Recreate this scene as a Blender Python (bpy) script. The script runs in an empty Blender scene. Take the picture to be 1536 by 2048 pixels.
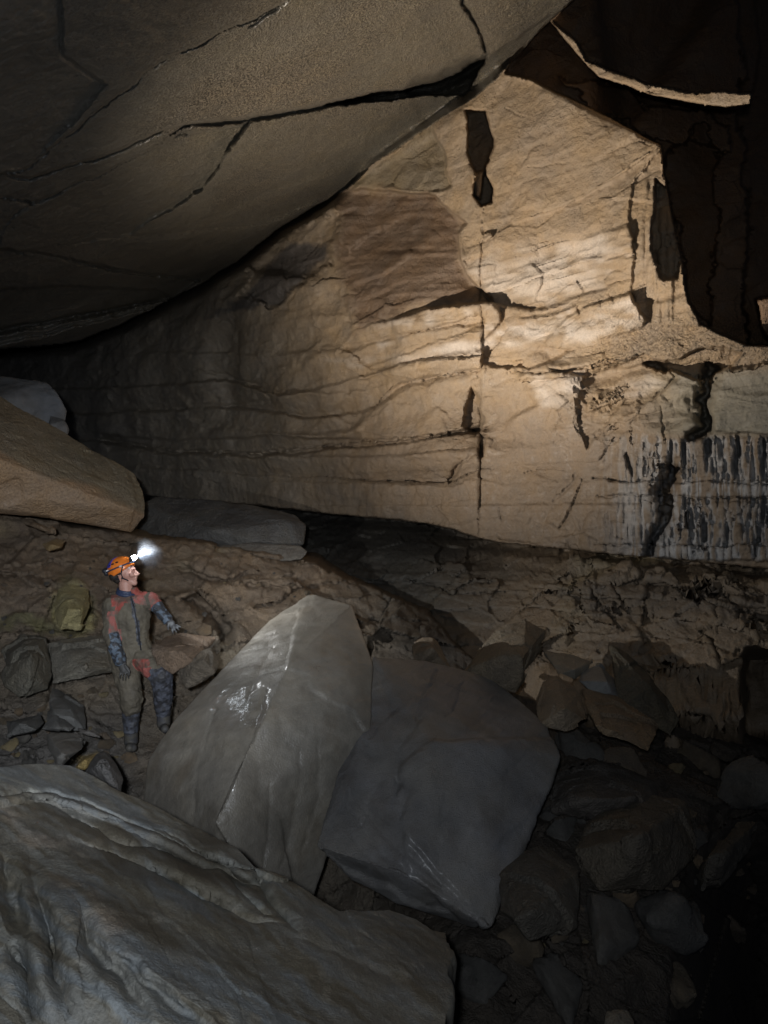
import bpy, bmesh, math, random
import numpy as np
from mathutils import Vector

# ------------------------------------------------------------------ camera, world, lights, exposure
S = bpy.context.scene
COL = bpy.data.collections.new('cave'); S.collection.children.link(COL)
F = 1462.0                       # focal length in photo pixels (1536 x 2048), about 70 degrees tall
CAM = np.array([0.0, 0.0, 2.3])
cd = bpy.data.cameras.new('camera'); cam = bpy.data.objects.new('camera', cd); COL.objects.link(cam)
cam.location = CAM; cam.rotation_euler = (math.radians(90), 0, 0)
cd.sensor_fit = 'VERTICAL'; cd.angle = 2*math.atan(1024/F); cd.clip_start = 0.05; cd.clip_end = 200
S.camera = cam

def at(px, py, d):
    """point seen at pixel (px, py) of the photograph at distance d in front of the camera"""
    return np.array([(px-768)/F*d, d, CAM[2]-(py-1024)/F*d])

W = bpy.data.worlds.new('World'); S.world = W; W.use_nodes = True
bg = W.node_tree.nodes['Background']
bg.inputs[0].default_value = (0.62, 0.72, 1.0, 1); bg.inputs[1].default_value = 0.012

def spot(name, loc, target, power, deg, blend, col, size=0.03):
    l = bpy.data.lights.new(name, 'SPOT'); l.energy = power; l.spot_size = math.radians(deg)
    l.spot_blend = blend; l.color = col; l.shadow_soft_size = size
    o = bpy.data.objects.new(name, l); COL.objects.link(o); o.location = loc
    d = Vector(target)-Vector(loc); o.rotation_euler = d.to_track_quat('-Z', 'Y').to_euler()
    return o
LAMP = at(276, 1112.5, 6.75)
spot('headlamp_beam', LAMP, at(1010, 370, 9.9), 1580, 100, 1.0, (1.0, 0.87, 0.72), 0.008)
spot('headlamp_hot_spot', LAMP, at(1080, 560, 9.4), 720, 56, 1.0, (1.0, 0.88, 0.75), 0.008)
spot('headlamp_flood', LAMP, at(1000, 850, 8.6), 280, 170, 0.9, (0.96, 0.96, 0.95), 0.008)
spot('photographer_headlamp', (-0.22, -0.25, 2.55), at(255, 1120, 7.5), 1150, 46, 1.0, (0.90, 0.94, 1.0), 0.05)
spot('photographer_headlamp_flood', (-0.12, -0.25, 2.5), at(420, 1080, 7), 380, 122, 1.0, (0.84, 0.91, 1.0), 0.05)

S.render.engine = 'CYCLES'
S.view_settings.view_transform = 'Standard'; S.view_settings.look = 'None'
S.view_settings.exposure = 0.0; S.view_settings.gamma = 1.0
try: S.view_settings.use_curve_mapping = False
except Exception: pass
S.cycles.max_bounces = 5; S.cycles.diffuse_bounces = 3; S.cycles.glossy_bounces = 2
S.cycles.volume_bounces = 0; S.cycles.use_denoising = True
S.cycles.sample_clamp_indirect = 4.0
S.cycles.caustics_reflective = False; S.cycles.caustics_refractive = False

# ------------------------------------------------------------------ numeric helpers
def sstep(a, b, x):
    t = np.clip((x-a)/(b-a), 0, 1); return t*t*(3-2*t)

def _hash(i, j, k, s):
    h = (i*374761393 + j*668265263 + k*2147483647 + s*1274126177) & 0xffffffff
    h = ((h ^ (h >> 13))*1103515245) & 0xffffffff
    h = ((h ^ (h >> 15))*2654435761) & 0xffffffff
    return h ^ (h >> 16)

def noise3(P, seed=0):
    """value noise in [-1, 1], smooth, at points P (n,3)"""
    f = np.floor(P); i = f.astype(np.int64); t = (P-f).astype(np.float32); t = t*t*t*(t*(t*6-15)+10)
    out = np.zeros(len(P), np.float32)
    for dx in (0, 1):
        wx = t[:, 0] if dx else 1-t[:, 0]
        for dy in (0, 1):
            wy = wx*(t[:, 1] if dy else 1-t[:, 1])
            for dz in (0, 1):
                w = wy*(t[:, 2] if dz else 1-t[:, 2])
                out += w*(_hash(i[:, 0]+dx, i[:, 1]+dy, i[:, 2]+dz, seed).astype(np.float32)/2147483648.0-1)
    return out

def fbm(P, freq, octaves=4, gain=0.5, seed=0, ridged=False):
    out = np.zeros(len(P), np.float32); a = 1.0; tot = 0
    R = np.array([[0.8, 0.36, -0.48], [-0.6, 0.48, -0.64], [0, 0.8, 0.6]])
    Q = P*freq
    for o in range(octaves):
        n = noise3(Q, seed+o*17)
        if ridged: n = 1-2*np.abs(n)
        out += a*n; tot += a; a *= gain; Q = (Q @ R)*2.03+7.1
    return out/tot

def facets(P, freq, seed=0, jitter=0.9):
    """piecewise planar chips: every cell of a jittered lattice has its own tilted plane; returns height, edge distance"""
    Q = P*freq; f = np.floor(Q).astype(np.int64)
    best = np.full(len(P), 1e9, np.float32); sec = best.copy(); val = np.zeros(len(P), np.float32)
    for dx in (-1, 0, 1):
        for dy in (-1, 0, 1):
            for dz in (-1, 0, 1):
                c = f+np.array([dx, dy, dz])
                r = [(_hash(c[:, 0], c[:, 1], c[:, 2], seed+q).astype(np.float32)/4294967296.0) for q in range(7)]
                off = [Q[:, a]-(c[:, a]+0.5+(r[a]-0.5)*jitter) for a in range(3)]
                d = off[0]**2+off[1]**2+off[2]**2
                v = (r[3]-0.5)*1.2+off[0]*(r[4]-0.5)*1.6+off[1]*(r[5]-0.5)*1.6+off[2]*(r[6]-0.5)*1.6
                m = d < best
                sec = np.where(m, best, np.minimum(sec, d)); val = np.where(m, v, val); best = np.where(m, d, best)
    return val, np.sqrt(sec)-np.sqrt(best)

def soft_facets(P, freq, seed=0, k=9.0):
    """planar blocks whose edges are worn, not cliffs"""
    Q = P*freq; f = np.floor(Q).astype(np.int64)
    ws = np.zeros(len(P), np.float32); vs = ws.copy()
    for dx in (-1, 0, 1):
        for dy in (-1, 0, 1):
            for dz in (-1, 0, 1):
                c = f+np.array([dx, dy, dz])
                r = [(_hash(c[:, 0], c[:, 1], c[:, 2], seed+q).astype(np.float32)/4294967296.0) for q in range(7)]
                off = [Q[:, a]-(c[:, a]+0.5+(r[a]-0.5)*0.95) for a in range(3)]
                w = np.exp(-k*(off[0]**2+off[1]**2+off[2]**2))+1e-12
                vs += w*((r[3]-0.5)*0.7+off[0]*(r[4]-0.5)*2.2+off[1]*(r[5]-0.5)*2.2+off[2]*(r[6]-0.5)*2.2); ws += w
    return vs/ws

def seg_dist(X, Y, pts):
    """distance to a polyline and the position 0..1 along it"""
    best = np.full(X.shape, 1e9, np.float32); tt = np.zeros(X.shape, np.float32)
    L = [0]
    for a, b in zip(pts[:-1], pts[1:]): L.append(L[-1]+math.hypot(b[0]-a[0], b[1]-a[1]))
    for k, (a, b) in enumerate(zip(pts[:-1], pts[1:])):
        dx, dy = b[0]-a[0], b[1]-a[1]; l2 = dx*dx+dy*dy+1e-9
        t = np.clip(((X-a[0])*dx+(Y-a[1])*dy)/l2, 0, 1)
        d = np.hypot(X-a[0]-t*dx, Y-a[1]-t*dy); m = d < best
        best = np.where(m, d, best); tt = np.where(m, (L[k]+t*math.sqrt(l2))/L[-1], tt)
    return best, tt

def inside(X, Y, pts):
    r = np.zeros(X.shape, bool); n = len(pts)
    for k in range(n):
        x1, y1 = pts[k]; x2, y2 = pts[(k+1) % n]
        if y1 == y2: continue
        c = ((Y < y1) != (Y < y2)) & (X < (x2-x1)*(Y-y1)/(y2-y1)+x1)
        r ^= c
    return r

def sdf(X, Y, pts):
    d, _ = seg_dist(X, Y, list(pts)+[pts[0]])
    return np.where(inside(X, Y, pts), d, -d)

def disp_plane(p1, p2, p3):
    """inverse distance, affine in the pixels, of the plane through three points"""
    A = np.array([[p[0], p[1], 1] for p in (p1, p2, p3)], float)
    s = np.linalg.solve(A, np.array([1/p[2] for p in (p1, p2, p3)]))
    return lambda X, Y: s[0]*X+s[1]*Y+s[2]

def axis_samples(lo, hi, a, b, fine, coarse):
    return np.concatenate([np.arange(lo, a, coarse), np.arange(a, b, fine), np.arange(b, hi+coarse, coarse)])

def grid_normals(P):
    du = np.gradient(P, axis=1); dv = np.gradient(P, axis=0)
    n = np.cross(dv, du); n /= (np.linalg.norm(n, axis=2, keepdims=True)+1e-12)
    view = P-CAM
    flip = (n*view).sum(2, keepdims=True) > 0
    return np.where(flip, -n, n)

def link(name, me, mat=None, parent=None, smooth=True):
    o = bpy.data.objects.new(name, me); COL.objects.link(o)
    if mat is not None: me.materials.append(mat)
    if parent is not None: o.parent = parent
    return o

def np_mesh(name, V, Fc, colors=None, smooth=True):
    me = bpy.data.meshes.new(name)
    V = np.asarray(V, np.float32); Fc = np.asarray(Fc, np.int32)
    me.vertices.add(len(V)); me.vertices.foreach_set('co', V.ravel())
    k = Fc.shape[1]; me.loops.add(Fc.size); me.polygons.add(len(Fc))
    me.loops.foreach_set('vertex_index', Fc.ravel())
    me.polygons.foreach_set('loop_start', np.arange(0, Fc.size, k, dtype=np.int32))
    me.update(calc_edges=True); me.validate()
    me.polygons.foreach_set('use_smooth', np.full(len(me.polygons), smooth, bool))
    if colors is not None:
        a = me.color_attributes.new('Col', 'FLOAT_COLOR', 'POINT')
        c = np.ones((len(V), 4), np.float32); c[:, :np.shape(colors)[-1]] = colors; a.data.foreach_set('color', c.ravel())
    me.update()
    return me

def grid_mesh(name, P, keep, colors):
    h, w = P.shape[:2]
    idx = np.arange(h*w).reshape(h, w)
    Fc = np.stack([idx[:-1, :-1], idx[1:, :-1], idx[1:, 1:], idx[:-1, 1:]], -1).reshape(-1, 4)
    kf = keep[:-1, :-1].reshape(-1)
    Fc = Fc[kf]
    used = np.unique(Fc); rm = np.full(h*w, -1); rm[used] = np.arange(len(used))
    return np_mesh(name, P.reshape(-1, 3)[used], rm[Fc], colors.reshape(-1, colors.shape[-1])[used])

def tag(o, label=None, cat=None, group=None, kind=None):
    if label: o['label'] = label
    if cat: o['category'] = cat
    if group: o['group'] = group
    if kind: o['kind'] = kind
    return o

# ------------------------------------------------------------------ materials
def rock_material(name, rough=0.62, bump=0.6, scale=14, speck=0.25, speck_scale=45, spec=0.4, coat=0.0, bands=0.0, var=0.5, fine_dist=0.012):
    m = bpy.data.materials.new(name); m.use_nodes = True; nt = m.node_tree; N = nt.nodes; L = nt.links
    b = N['Principled BSDF']; b.inputs['Specular IOR Level'].default_value = spec
    b.inputs['Coat Weight'].default_value = coat; b.inputs['Coat Roughness'].default_value = 0.28
    tc = N.new('ShaderNodeTexCoord'); col = N.new('ShaderNodeAttribute'); col.attribute_name = 'Col'
    def noise(sc, det=6, r=0.6, vec=None):
        n = N.new('ShaderNodeTexNoise'); n.inputs['Scale'].default_value = sc; n.inputs['Detail'].default_value = det
        n.inputs['Roughness'].default_value = r; L.new(vec or tc.outputs['Object'], n.inputs['Vector']); return n
    def ramp(src, a, b_, lo, hi):
        mr = N.new('ShaderNodeMapRange'); mr.inputs[1].default_value = a; mr.inputs[2].default_value = b_
        mr.inputs[3].default_value = lo; mr.inputs[4].default_value = hi; L.new(src, mr.inputs[0]); return mr.outputs[0]
    def math_(op, a, b_):
        q = N.new('ShaderNodeMath'); q.operation = op
        for k, v in enumerate((a, b_)):
            if isinstance(v, (int, float)): q.inputs[k].default_value = v
            else: L.new(v, q.inputs[k])
        return q.outputs[0]
    n1 = noise(1.3, 8, 0.62); n2 = noise(scale, 8, 0.7); n3 = noise(speck_scale, 3, 0.6)
    mp = N.new('ShaderNodeMapping'); mp.inputs['Scale'].default_value = (1.0, 1.0, 14.0); L.new(tc.outputs['Object'], mp.inputs[0])
    n4 = noise(2.2, 6, 0.65, mp.outputs[0])
    v = math_('MULTIPLY', ramp(n1.outputs[0], 0.3, 0.7, 1-var*0.55, 1+var*0.55), ramp(n2.outputs[0], 0.3, 0.7, 1-var*0.5, 1+var*0.4))
    v = math_('MULTIPLY', v, math_('ADD', 1.0, math_('MULTIPLY', ramp(n3.outputs[0], 0.40, 0.60, -speck, speck), col.outputs['Alpha'])))
    v = math_('MULTIPLY', v, ramp(n4.outputs[0], 0.3, 0.7, 1-bands, 1+bands))
    mul = N.new('ShaderNodeVectorMath'); mul.operation = 'SCALE'; L.new(col.outputs['Vector'], mul.inputs[0]); L.new(v, mul.inputs['Scale'])
    # hue drift between ochre and grey
    hs = N.new('ShaderNodeHueSaturation'); L.new(mul.outputs[0], hs.inputs['Color'])
    nh = noise(2.6, 5, 0.6); L.new(ramp(nh.outputs[0], 0.3, 0.7, 0.86, 1.14), hs.inputs['Saturation'])
    L.new(hs.outputs[0], b.inputs['Base Color'])
    L.new(ramp(n2.outputs[0], 0.3, 0.75, rough-0.16, rough+0.16), b.inputs['Roughness'])
    hgt = math_('ADD', math_('MULTIPLY', n2.outputs[0], 1.0), math_('MULTIPLY', math_('MULTIPLY', n3.outputs[0], col.outputs['Alpha']), 0.9))
    hgt = math_('ADD', hgt, math_('MULTIPLY', n4.outputs[0], bands*2.0))
    bp = N.new('ShaderNodeBump'); bp.inputs['Strength'].default_value = bump; bp.inputs['Distance'].default_value = fine_dist*2
    L.new(hgt, bp.inputs['Height']); L.new(bp.outputs[0], b.inputs['Normal'])
    return m

M_WALL = rock_material('wall_rock', 0.55, 0.9, 11, 0.14, 38, 0.45, 0.05, 0.05, 0.2, 0.018)
M_CEIL = rock_material('ceiling_rock_with_droplets', 0.45, 1.0, 9, 0.6, 52, 0.8, 0.8, 0.0, 0.22, 0.06)
M_FLOOR = rock_material('muddy_floor', 0.62, 0.8, 16, 0.14, 60, 0.35, 0.0, 0.0, 0.5, 0.02)
M_BOULD = rock_material('boulder_rock', 0.5, 0.7, 5, 0.10, 120, 0.5, 0.22, 0.0, 0.45, 0.012)
M_FORE = rock_material('wet_flowing_rock', 0.68, 0.45, 14, 0.12, 110, 0.35, 0.0, 0.0, 0.5, 0.008)

# ------------------------------------------------------------------ the cave: ceiling and wall
xs = axis_samples(-420, 2000, -24, 1562, 2.4, 14)
ys = axis_samples(-500, 1640, -24, 1330, 2.4, 14)
X, Y = np.meshgrid(xs, ys)
sh = X.shape
# a little wander so authored edges look broken
nz = lambda fx, fy, sd: noise3(np.stack([X.ravel()*fx, Y.ravel()*fy, np.full(X.size, sd*3.7)], 1), sd).reshape(sh)
wa = nz(0.02, 0.02, 1)*5+nz(0.055, 0.055, 2)*3.0+nz(0.14, 0.14, 3)*1.6
wb = nz(0.02, 0.02, 4)*5+nz(0.055, 0.055, 5)*3.0+nz(0.14, 0.14, 6)*1.6
Xw, Yw = X+wa, Y+wb

wall_w = lambda X, Y: 0.0419+5.41e-5*X+0*Y
Ww = np.maximum(wall_w(X, Y), 0.022)
ceil_pts = [(1145, 0), (700, 375), (0, 700)]
Wc = disp_plane((0, 0, 5.0), (1145, 0, 9.45), (400, 568, 15.6))(X, Y)
Wc = np.maximum(Wc, 0.02)
EDGE = [(-420, 830), (0, 700), (150, 682), (240, 650), (340, 600), (420, 556), (480, 520), (560, 455), (640, 408), (700, 375), (740, 335), (800, 290), (860, 250), (930, 208), (985, 165), (1020, 130), (1080, 60), (1145, 0), (1330, -300), (1420, -500)]
cpoly = EDGE+[(1420, -900), (-420, -900)]
cs = sdf(X+wa*0.5, Y+wb*0.5, cpoly)
ceil_mask = cs > 0
Dc = 1/Wc; Dw = 1/Ww
# strata: horizontal beds across the wall, slightly proud or recessed
P0 = np.stack([(X-768)/F*Dw, Dw, CAM[2]-(Y-1024)/F*Dw], -1)
Z = P0[..., 2]; Ualong = (P0[..., 1]-8)*1.45
Pw = P0.reshape(-1, 3)

def crack(D, pts, width, depth, taper=True, wob=1.0, mask=None):
    if width < 10: width *= 0.62; depth *= 0.6
    d, t = seg_dist(X+wa*wob, Y+wb*wob, pts)
    w = width*(np.clip(np.minimum(t, 1-t)*6, 0.15, 1) if taper else 1)
    g = np.exp(-(d/w)**2)*depth
    if mask is not None: g = g*mask
    D += g

def step(D, pts, amount, soft=3.0, wob=1.0):
    s = sdf(X+wa*wob, Y+wb*wob, pts); D += sstep(-soft, soft, s)*amount

col_w = np.zeros(sh+(3,), np.float32)
def paint(C, mask, rgb):
    m = np.clip(mask, 0, 1)[..., None]; C[...] = C*(1-m)+np.array(rgb, np.float32)*m
def blob(cx, cy, rx, ry, soft=0.5):
    r = np.hypot((Xw-cx+wa*2)/rx, (Yw-cy+wb*2)/ry); return 1-sstep(1-soft, 1+soft, r)

# --- wall macro relief
Dw = Dw.copy()
# beds
zz = Z+0.05*noise3(Pw*np.array([0.5, 0.5, 0.3]), 11).reshape(sh)
bed = np.zeros(sh)
rng = np.random.RandomState(3)
zb = 1.75
while zb < 8.5:
    th = rng.uniform(0.12, 0.6); amt = rng.uniform(-0.05, 0.05)
    bed += amt*sstep(zb-0.012, zb+0.012, zz); zb += th
fade = 1-0.75*sstep(4.0, 5.5, Z)
Dw += bed*fade
# sweeping oblique beds (cross bedding) in the upper wall
Q = Pw.copy(); sh_z = Q[:, 2]-0.27*(Q[:, 0]-0)+0.25*noise3(Q*0.35, 21)
cb = noise3(np.stack([sh_z*3.2, Q[:, 0]*0.18, Q[:, 1]*0.1], 1), 22)*0.6+noise3(np.stack([sh_z*9, Q[:, 0]*0.4, Q[:, 1]*0.3], 1), 23)*0.25
def tilt(D, pts, x0, y0, off, gx, gy, soft=3.0, wob=0.7):
    m = sstep(-soft, soft, sdf(X+wa*wob, Y+wb*wob, pts)); D += m*(off+gx*(X-x0)/100+gy*(Y-y0)/100)
TOPP = [(940, 200), (1020, 140), (1330, 290), (1300, 400), (1270, 470), (1030, 500), (940, 520), (900, 470), (870, 300)]
Dw += (0.06*cb).reshape(sh)*(0.5+0.5*sstep(3.2, 4.6, Z))*(1-0.92*sstep(-30, 30, sdf(Xw, Yw, TOPP)))
# broad undulation
Dw += 0.22*fbm(Pw, 0.55, 3, 0.5, 31).reshape(sh)

bw = soft_facets(Pw*np.array([0.7, 0.7, 1.0])+np.array([0, 0, 0.1])*Pw[:, :1], 0.6, 25, 14)
bw2 = soft_facets(Pw*np.array([0.6, 0.6, 1.5])+0.12*np.stack([fbm(Pw, 1.5, 2, .5, 26)]*3, 1), 1.6, 27, 16)
Dw += (0.26*bw+0.07*bw2).reshape(sh)*(1-0.6*sstep(870, 900, Y))*(1-0.8*sstep(-30, 30, sdf(Xw, Yw, TOPP)))
# brown alcove panel, recessed
ALC = [(668, 385), (740, 378), (800, 385), (868, 392), (905, 425), (935, 445), (915, 470), (920, 520), (940, 560), (985, 600), (960, 608), (850, 618), (770, 640), (700, 655), (690, 560), (675, 480)]
tilt(Dw, ALC, 690, 500, 0.02, 0.24, -0.12, 3)
mb = sstep(-6, 10, sdf(Xw, Yw, ALC)); bz = Y+0.05*(X-700)+5*nz(0.01, 0.012, 58)
Dw += mb*0.013*(noise3(np.stack([(bz/8).ravel(), (X/120).ravel(), X.ravel()*0], 1), 59).reshape(sh)+0.5*noise3(np.stack([(bz/3.5).ravel(), (X/60).ravel(), X.ravel()*0], 1), 60).reshape(sh))
tilt(Dw, [(668, 385), (740, 378), (800, 385), (900, 425), (905, 440), (820, 432), (735, 470), (700, 500), (676, 480)], 700, 430, -0.02, 0.0, -0.12, 5)
tilt(Dw, [(700, 375), (860, 250), (885, 300), (905, 370), (860, 388), (760, 372)], 860, 380, 0.10, 0.10, -0.22, 3)
tilt(Dw, [(905, 370), (885, 300), (868, 252), (935, 205), (934, 300), (948, 395), (960, 450), (935, 445), (905, 425), (868, 392)], 905, 320, -0.02, -0.10, 0.05, 3)
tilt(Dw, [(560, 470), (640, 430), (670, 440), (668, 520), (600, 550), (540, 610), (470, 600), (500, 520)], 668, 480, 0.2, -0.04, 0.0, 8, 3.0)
# bench under the alcove
tilt(Dw, [(700, 655), (770, 640), (850, 618), (985, 605), (1000, 650), (960, 690), (850, 730), (740, 742), (690, 700)], 700, 640, -0.14, 0.0, 0.24, 3, 1.2)
tilt(Dw, [(690, 690), (820, 660), (960, 628), (965, 655), (850, 690), (740, 735)], 700, 700, 0.05, 0.03, 0.0, 3, 1.2)
tilt(Dw, [(560, 700), (690, 690), (745, 742), (960, 700), (962, 745), (820, 765), (640, 790), (500, 770)], 600, 700, -0.03, -0.03, 0.22, 5, 1.5)
# the pit
PIT = [(932, 220), (972, 221), (976, 240), (988, 280), (984, 305), (970, 335), (972, 352), (985, 375), (981, 403), (963, 412), (947, 393), (952, 352), (939, 310)]
step(Dw, PIT, 1.1, 2.2, 0.6)
step(Dw, [(950, 345), (968, 340), (960, 400), (950, 392)], -0.75, 3, 0.4)
# vertical joint with pods
crack(Dw, [(968, 415), (962, 520), (964, 640), (962, 760), (958, 870), (962, 950), (958, 1060)], 3.0, 0.16, True, 0.6)
step(Dw, [(945, 780), (960, 800), (965, 850), (950, 872), (928, 850), (935, 810)], 0.30, 4)
step(Dw, [(958, 870), (970, 872), (964, 915), (955, 920)], 0.3, 3)
crack(Dw, [(1042, 240), (1030, 330), (1010, 400), (1012, 450)], 1.6, 0.05)
crack(Dw, [(1005, 210), (1030, 225), (1055, 240)], 1.6, 0.08)
crack(Dw, [(1045, 332), (1090, 336), (1135, 326)], 1.5, 0.06)
step(Dw, [(962, 465), (985, 462), (984, 475), (972, 482), (962, 476)], -0.12, 2, .3)
# rib under the roof wedge
tilt(Dw, [(1028, 447), (1120, 415), (1220, 365), (1312, 302), (1322, 292), (1020, 150), (985, 200), (990, 400)], 1028, 447, -0.03, -0.035, -0.015, 2, 0.4)
# layered bright band, its right end breaks off
BAND = [(925, 520), (1000, 490), (1160, 480), (1255, 450), (1268, 520), (1262, 560), (1180, 590), (1060, 625), (985, 606), (940, 560)]
tilt(Dw, BAND, 1000, 480, 0.0, -0.02, 0.13, 3, 0.9)
mb = sstep(-6, 10, sdf(Xw, Yw, BAND)); bz = (Y-0.0)+0.28*(X-930)+10*nz(0.008, 0.01, 55)
Dw += mb*0.02*(noise3(np.stack([(bz/11).ravel(), (X/300).ravel(), X.ravel()*0], 1), 56).reshape(sh)+0.6*noise3(np.stack([(bz/4.5).ravel(), (X/160).ravel(), X.ravel()*0], 1), 57).reshape(sh))
tilt(Dw, [(1130, 640), (1180, 612), (1262, 590), (1290, 640), (1285, 655), (1180, 690), (1120, 692), (1080, 680)], 1130, 640, -0.10, -0.03, 0.22, 2.5)
tilt(Dw, [(985, 606), (1060, 625), (1150, 612), (1165, 635), (1110, 660), (1090, 690), (1150, 700), (1060, 740), (965, 730), (962, 640)], 990, 620, 0.02, 0.0, 0.12, 4)
tilt(Dw, [(1040, 640), (1150, 612), (1160, 632), (1110, 660), (1060, 680)], 1040, 650, -0.08, 0.02, 0.1, 2.5)
# sparkling ledge that runs out to the right
tilt(Dw, [(1150, 700), (1290, 655), (1400, 650), (1480, 690), (1440, 715), (1290, 728), (1180, 745), (1040, 760), (1060, 740)], 1150, 700, -0.02, 0.0, -0.25, 4)
# stepped benches: each bed leans out over the one below it, with a shadowed shelf between
CUR = [[(-420, 640), (0, 650), (300, 640), (520, 640), (690, 640), (760, 640)], [(-420, 730), (180, 712), (400, 700), (560, 700), (700, 690), (960, 640)],
       [(-420, 780), (150, 768), (450, 748), (560, 788), (720, 745), (960, 700)], [(-420, 840), (150, 832), (420, 818), (620, 838), (720, 820), (830, 765), (960, 742)],
       [(-420, 885), (200, 880), (360, 900), (520, 906), (700, 888), (820, 878), (975, 856)], [(-420, 930), (250, 938), (520, 960), (700, 966), (905, 963), (960, 935), (1200, 935), (1560, 940)], [(-420, 1000), (280, 995), (515, 1014), (955, 1076), (1560, 1140)]]
cy_ = [np.interp(X+wa, [p[0] for p in c], [p[1] for p in c])+wb*0.8 for c in CUR]
AMP = [0.16, 0.24, 0.34, 0.30, 0.40, 0.16]
cy_ = [c+14*nz(0.006, 0.003, 300+q)*(0.3 if q in (4, 6) else 1) for q, c in enumerate(cy_)]
lm = 1-sstep(900, 1010, X)
for k_ in range(6):
    f_ = np.clip((Y-cy_[k_])/np.maximum(cy_[k_+1]-cy_[k_], 8), 0, 1)
    vary = 0.45+0.75*np.clip(0.5+nz(0.006, 0.002, 320+k_), 0, 1.2)
    on = vary*((Y >= cy_[k_]) & (Y < cy_[k_+1])).astype(float)
    ends = sstep(0.0, 0.10, f_)
    Dw += on*lm*AMP[k_]*((f_**1.4)-0.5)*ends*(1 if k_ else 0.6)
# smooth scoop and long beds to the left of the joint
tilt(Dw, [(700, 860), (740, 820), (800, 765), (960, 738), (958, 850), (820, 880)], 820, 880, -0.12, -0.02, -0.26, 3)
tilt(Dw, [(480, 770), (640, 790), (820, 765), (740, 820), (700, 860), (560, 870), (420, 850)], 640, 790, 0.04, 0.03, 0.22, 8)
tilt(Dw, [(200, 870), (360, 880), (560, 872), (820, 882), (960, 852), (960, 905), (700, 912), (440, 915), (220, 900)], 560, 905, 0.12, 0.0, -0.35, 4)
tilt(Dw, [(300, 650), (520, 620), (640, 660), (560, 760), (420, 850), (260, 860), (180, 780)], 420, 700, 0.0, 0.10, 0.16, 30, 3)
tilt(Dw, [(700, 966), (905, 963), (925, 930), (958, 910), (958, 1080), (515, 1014), (540, 960)], 700, 966, -0.06, 0.0, 0.04, 3)
crack(Dw, [(200, 880), (360, 905), (520, 912), (700, 890), (820, 880), (975, 858)], 6, 0.45, False, 1)
crack(Dw, [(380, 735), (520, 770), (545, 800), (430, 820)], 4, 0.14)
step(Dw, [(905, 940), (925, 925), (920, 955), (900, 965)], 0.15, 3)
crack(Dw, [(1000, 745), (1100, 745), (1170, 738), (1290, 705)], 3, 0.22)
step(Dw, [(1100, 738), (1180, 738), (1190, 748), (1175, 757), (1130, 748)], 0.15, 3)
# broken quarter right of the joint, small crisp blocks
tilt(Dw, [(960, 860), (1160, 850), (1260, 870), (1200, 960), (1160, 1100), (960, 1075)], 960, 900, 0.0, 0.02, 0.03, 6)
tilt(Dw, [(1170, 760), (1290, 705), (1360, 760), (1300, 800), (1215, 850), (1165, 880), (1150, 830)], 1170, 800, 0.04, 0.05, -0.12, 3)
for a in ([(1165, 760), (1170, 800), (1175, 825)], [(1170, 825), (1215, 790), (1260, 765)], [(1290, 700), (1350, 760), (1300, 800), (1255, 850)], [(1160, 800), (1150, 850), (1165, 880)], [(1260, 850), (1262, 895)], [(1325, 800), (1330, 890)], [(1180, 870), (1230, 880), (1200, 930)], [(1205, 870), (1235, 850)], [(1040, 940), (1150, 940)], [(1000, 1010), (1010, 1050)], [(1160, 560), (1165, 590)], [(1196, 600), (1200, 620)], [(1220, 590), (1226, 612)]):
    crack(Dw, a, 2.2, 0.10)
step(Dw, [(1150, 775), (1178, 790), (1170, 830), (1240, 800), (1200, 870), (1175, 900), (1160, 860)], 0.12, 3)
# right: fluted beds
flu = sstep(1150, 1330, X+40*nz(0.01, 0.01, 48))*sstep(868, 884, Y+wb)*(1-sstep(1108, 1118, Y-0.02*(X-1200)+wb))
fl = nz(0.085, 0.006, 41)+0.6*nz(0.19, 0.013, 42)+0.5*nz(0.33, 0.02, 46)
bandk = 1-0.85*sstep(955, 962, Y+wb)*(1-sstep(992, 999, Y+wb))-0.7*sstep(1085, 1092, Y+wb)
fl = nz(0.07, 0.009, 41)*0.8+0.7*nz(0.17, 0.016, 42)+0.7*nz(0.36, 0.03, 46)+0.3*nz(0.1, 0.1, 49)
Dw += flu*bandk*0.15*np.clip(fl-0.1, -0.3, 1.2)*(0.4+0.6*sstep(1270, 1400, X))
for yl, wd, dp in ((962, 2.2, 0.2), (992, 2.4, 0.24), (1088, 2.2, 0.14)):
    crack(Dw, [(1190, yl-2), (1350, yl), (1560, yl+6)], wd, dp, False)
step(Dw, [(1210, 962), (1560, 962), (1560, 996), (1210, 990)], -0.12, 3)
step(Dw, [(1285, 1090), (1560, 1092), (1560, 1125), (1290, 1112)], -0.10, 3)
crack(Dw, [(1340, 930), (1325, 975), (1335, 1010), (1310, 1060), (1306, 1110)], 10, 0.62, False, 2)
crack(Dw, [(1250, 905), (1262, 950)], 6, 0.4)
crack(Dw, [(1310, 930), (1380, 935)], 7, 0.3)
crack(Dw, [(1420, 740), (1400, 800), (1410, 860), (1395, 872)], 12, 0.75, False, 2.4)
crack(Dw, [(1100, 1000), (1140, 970), (1158, 940)], 3, .1); crack(Dw, [(1118, 1060), (1150, 1000), (1165, 960)], 4, .12)
step(Dw, [(1420, 745), (1560, 715), (1560, 872), (1425, 862)], -0.18, 5, 1.5)
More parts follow.
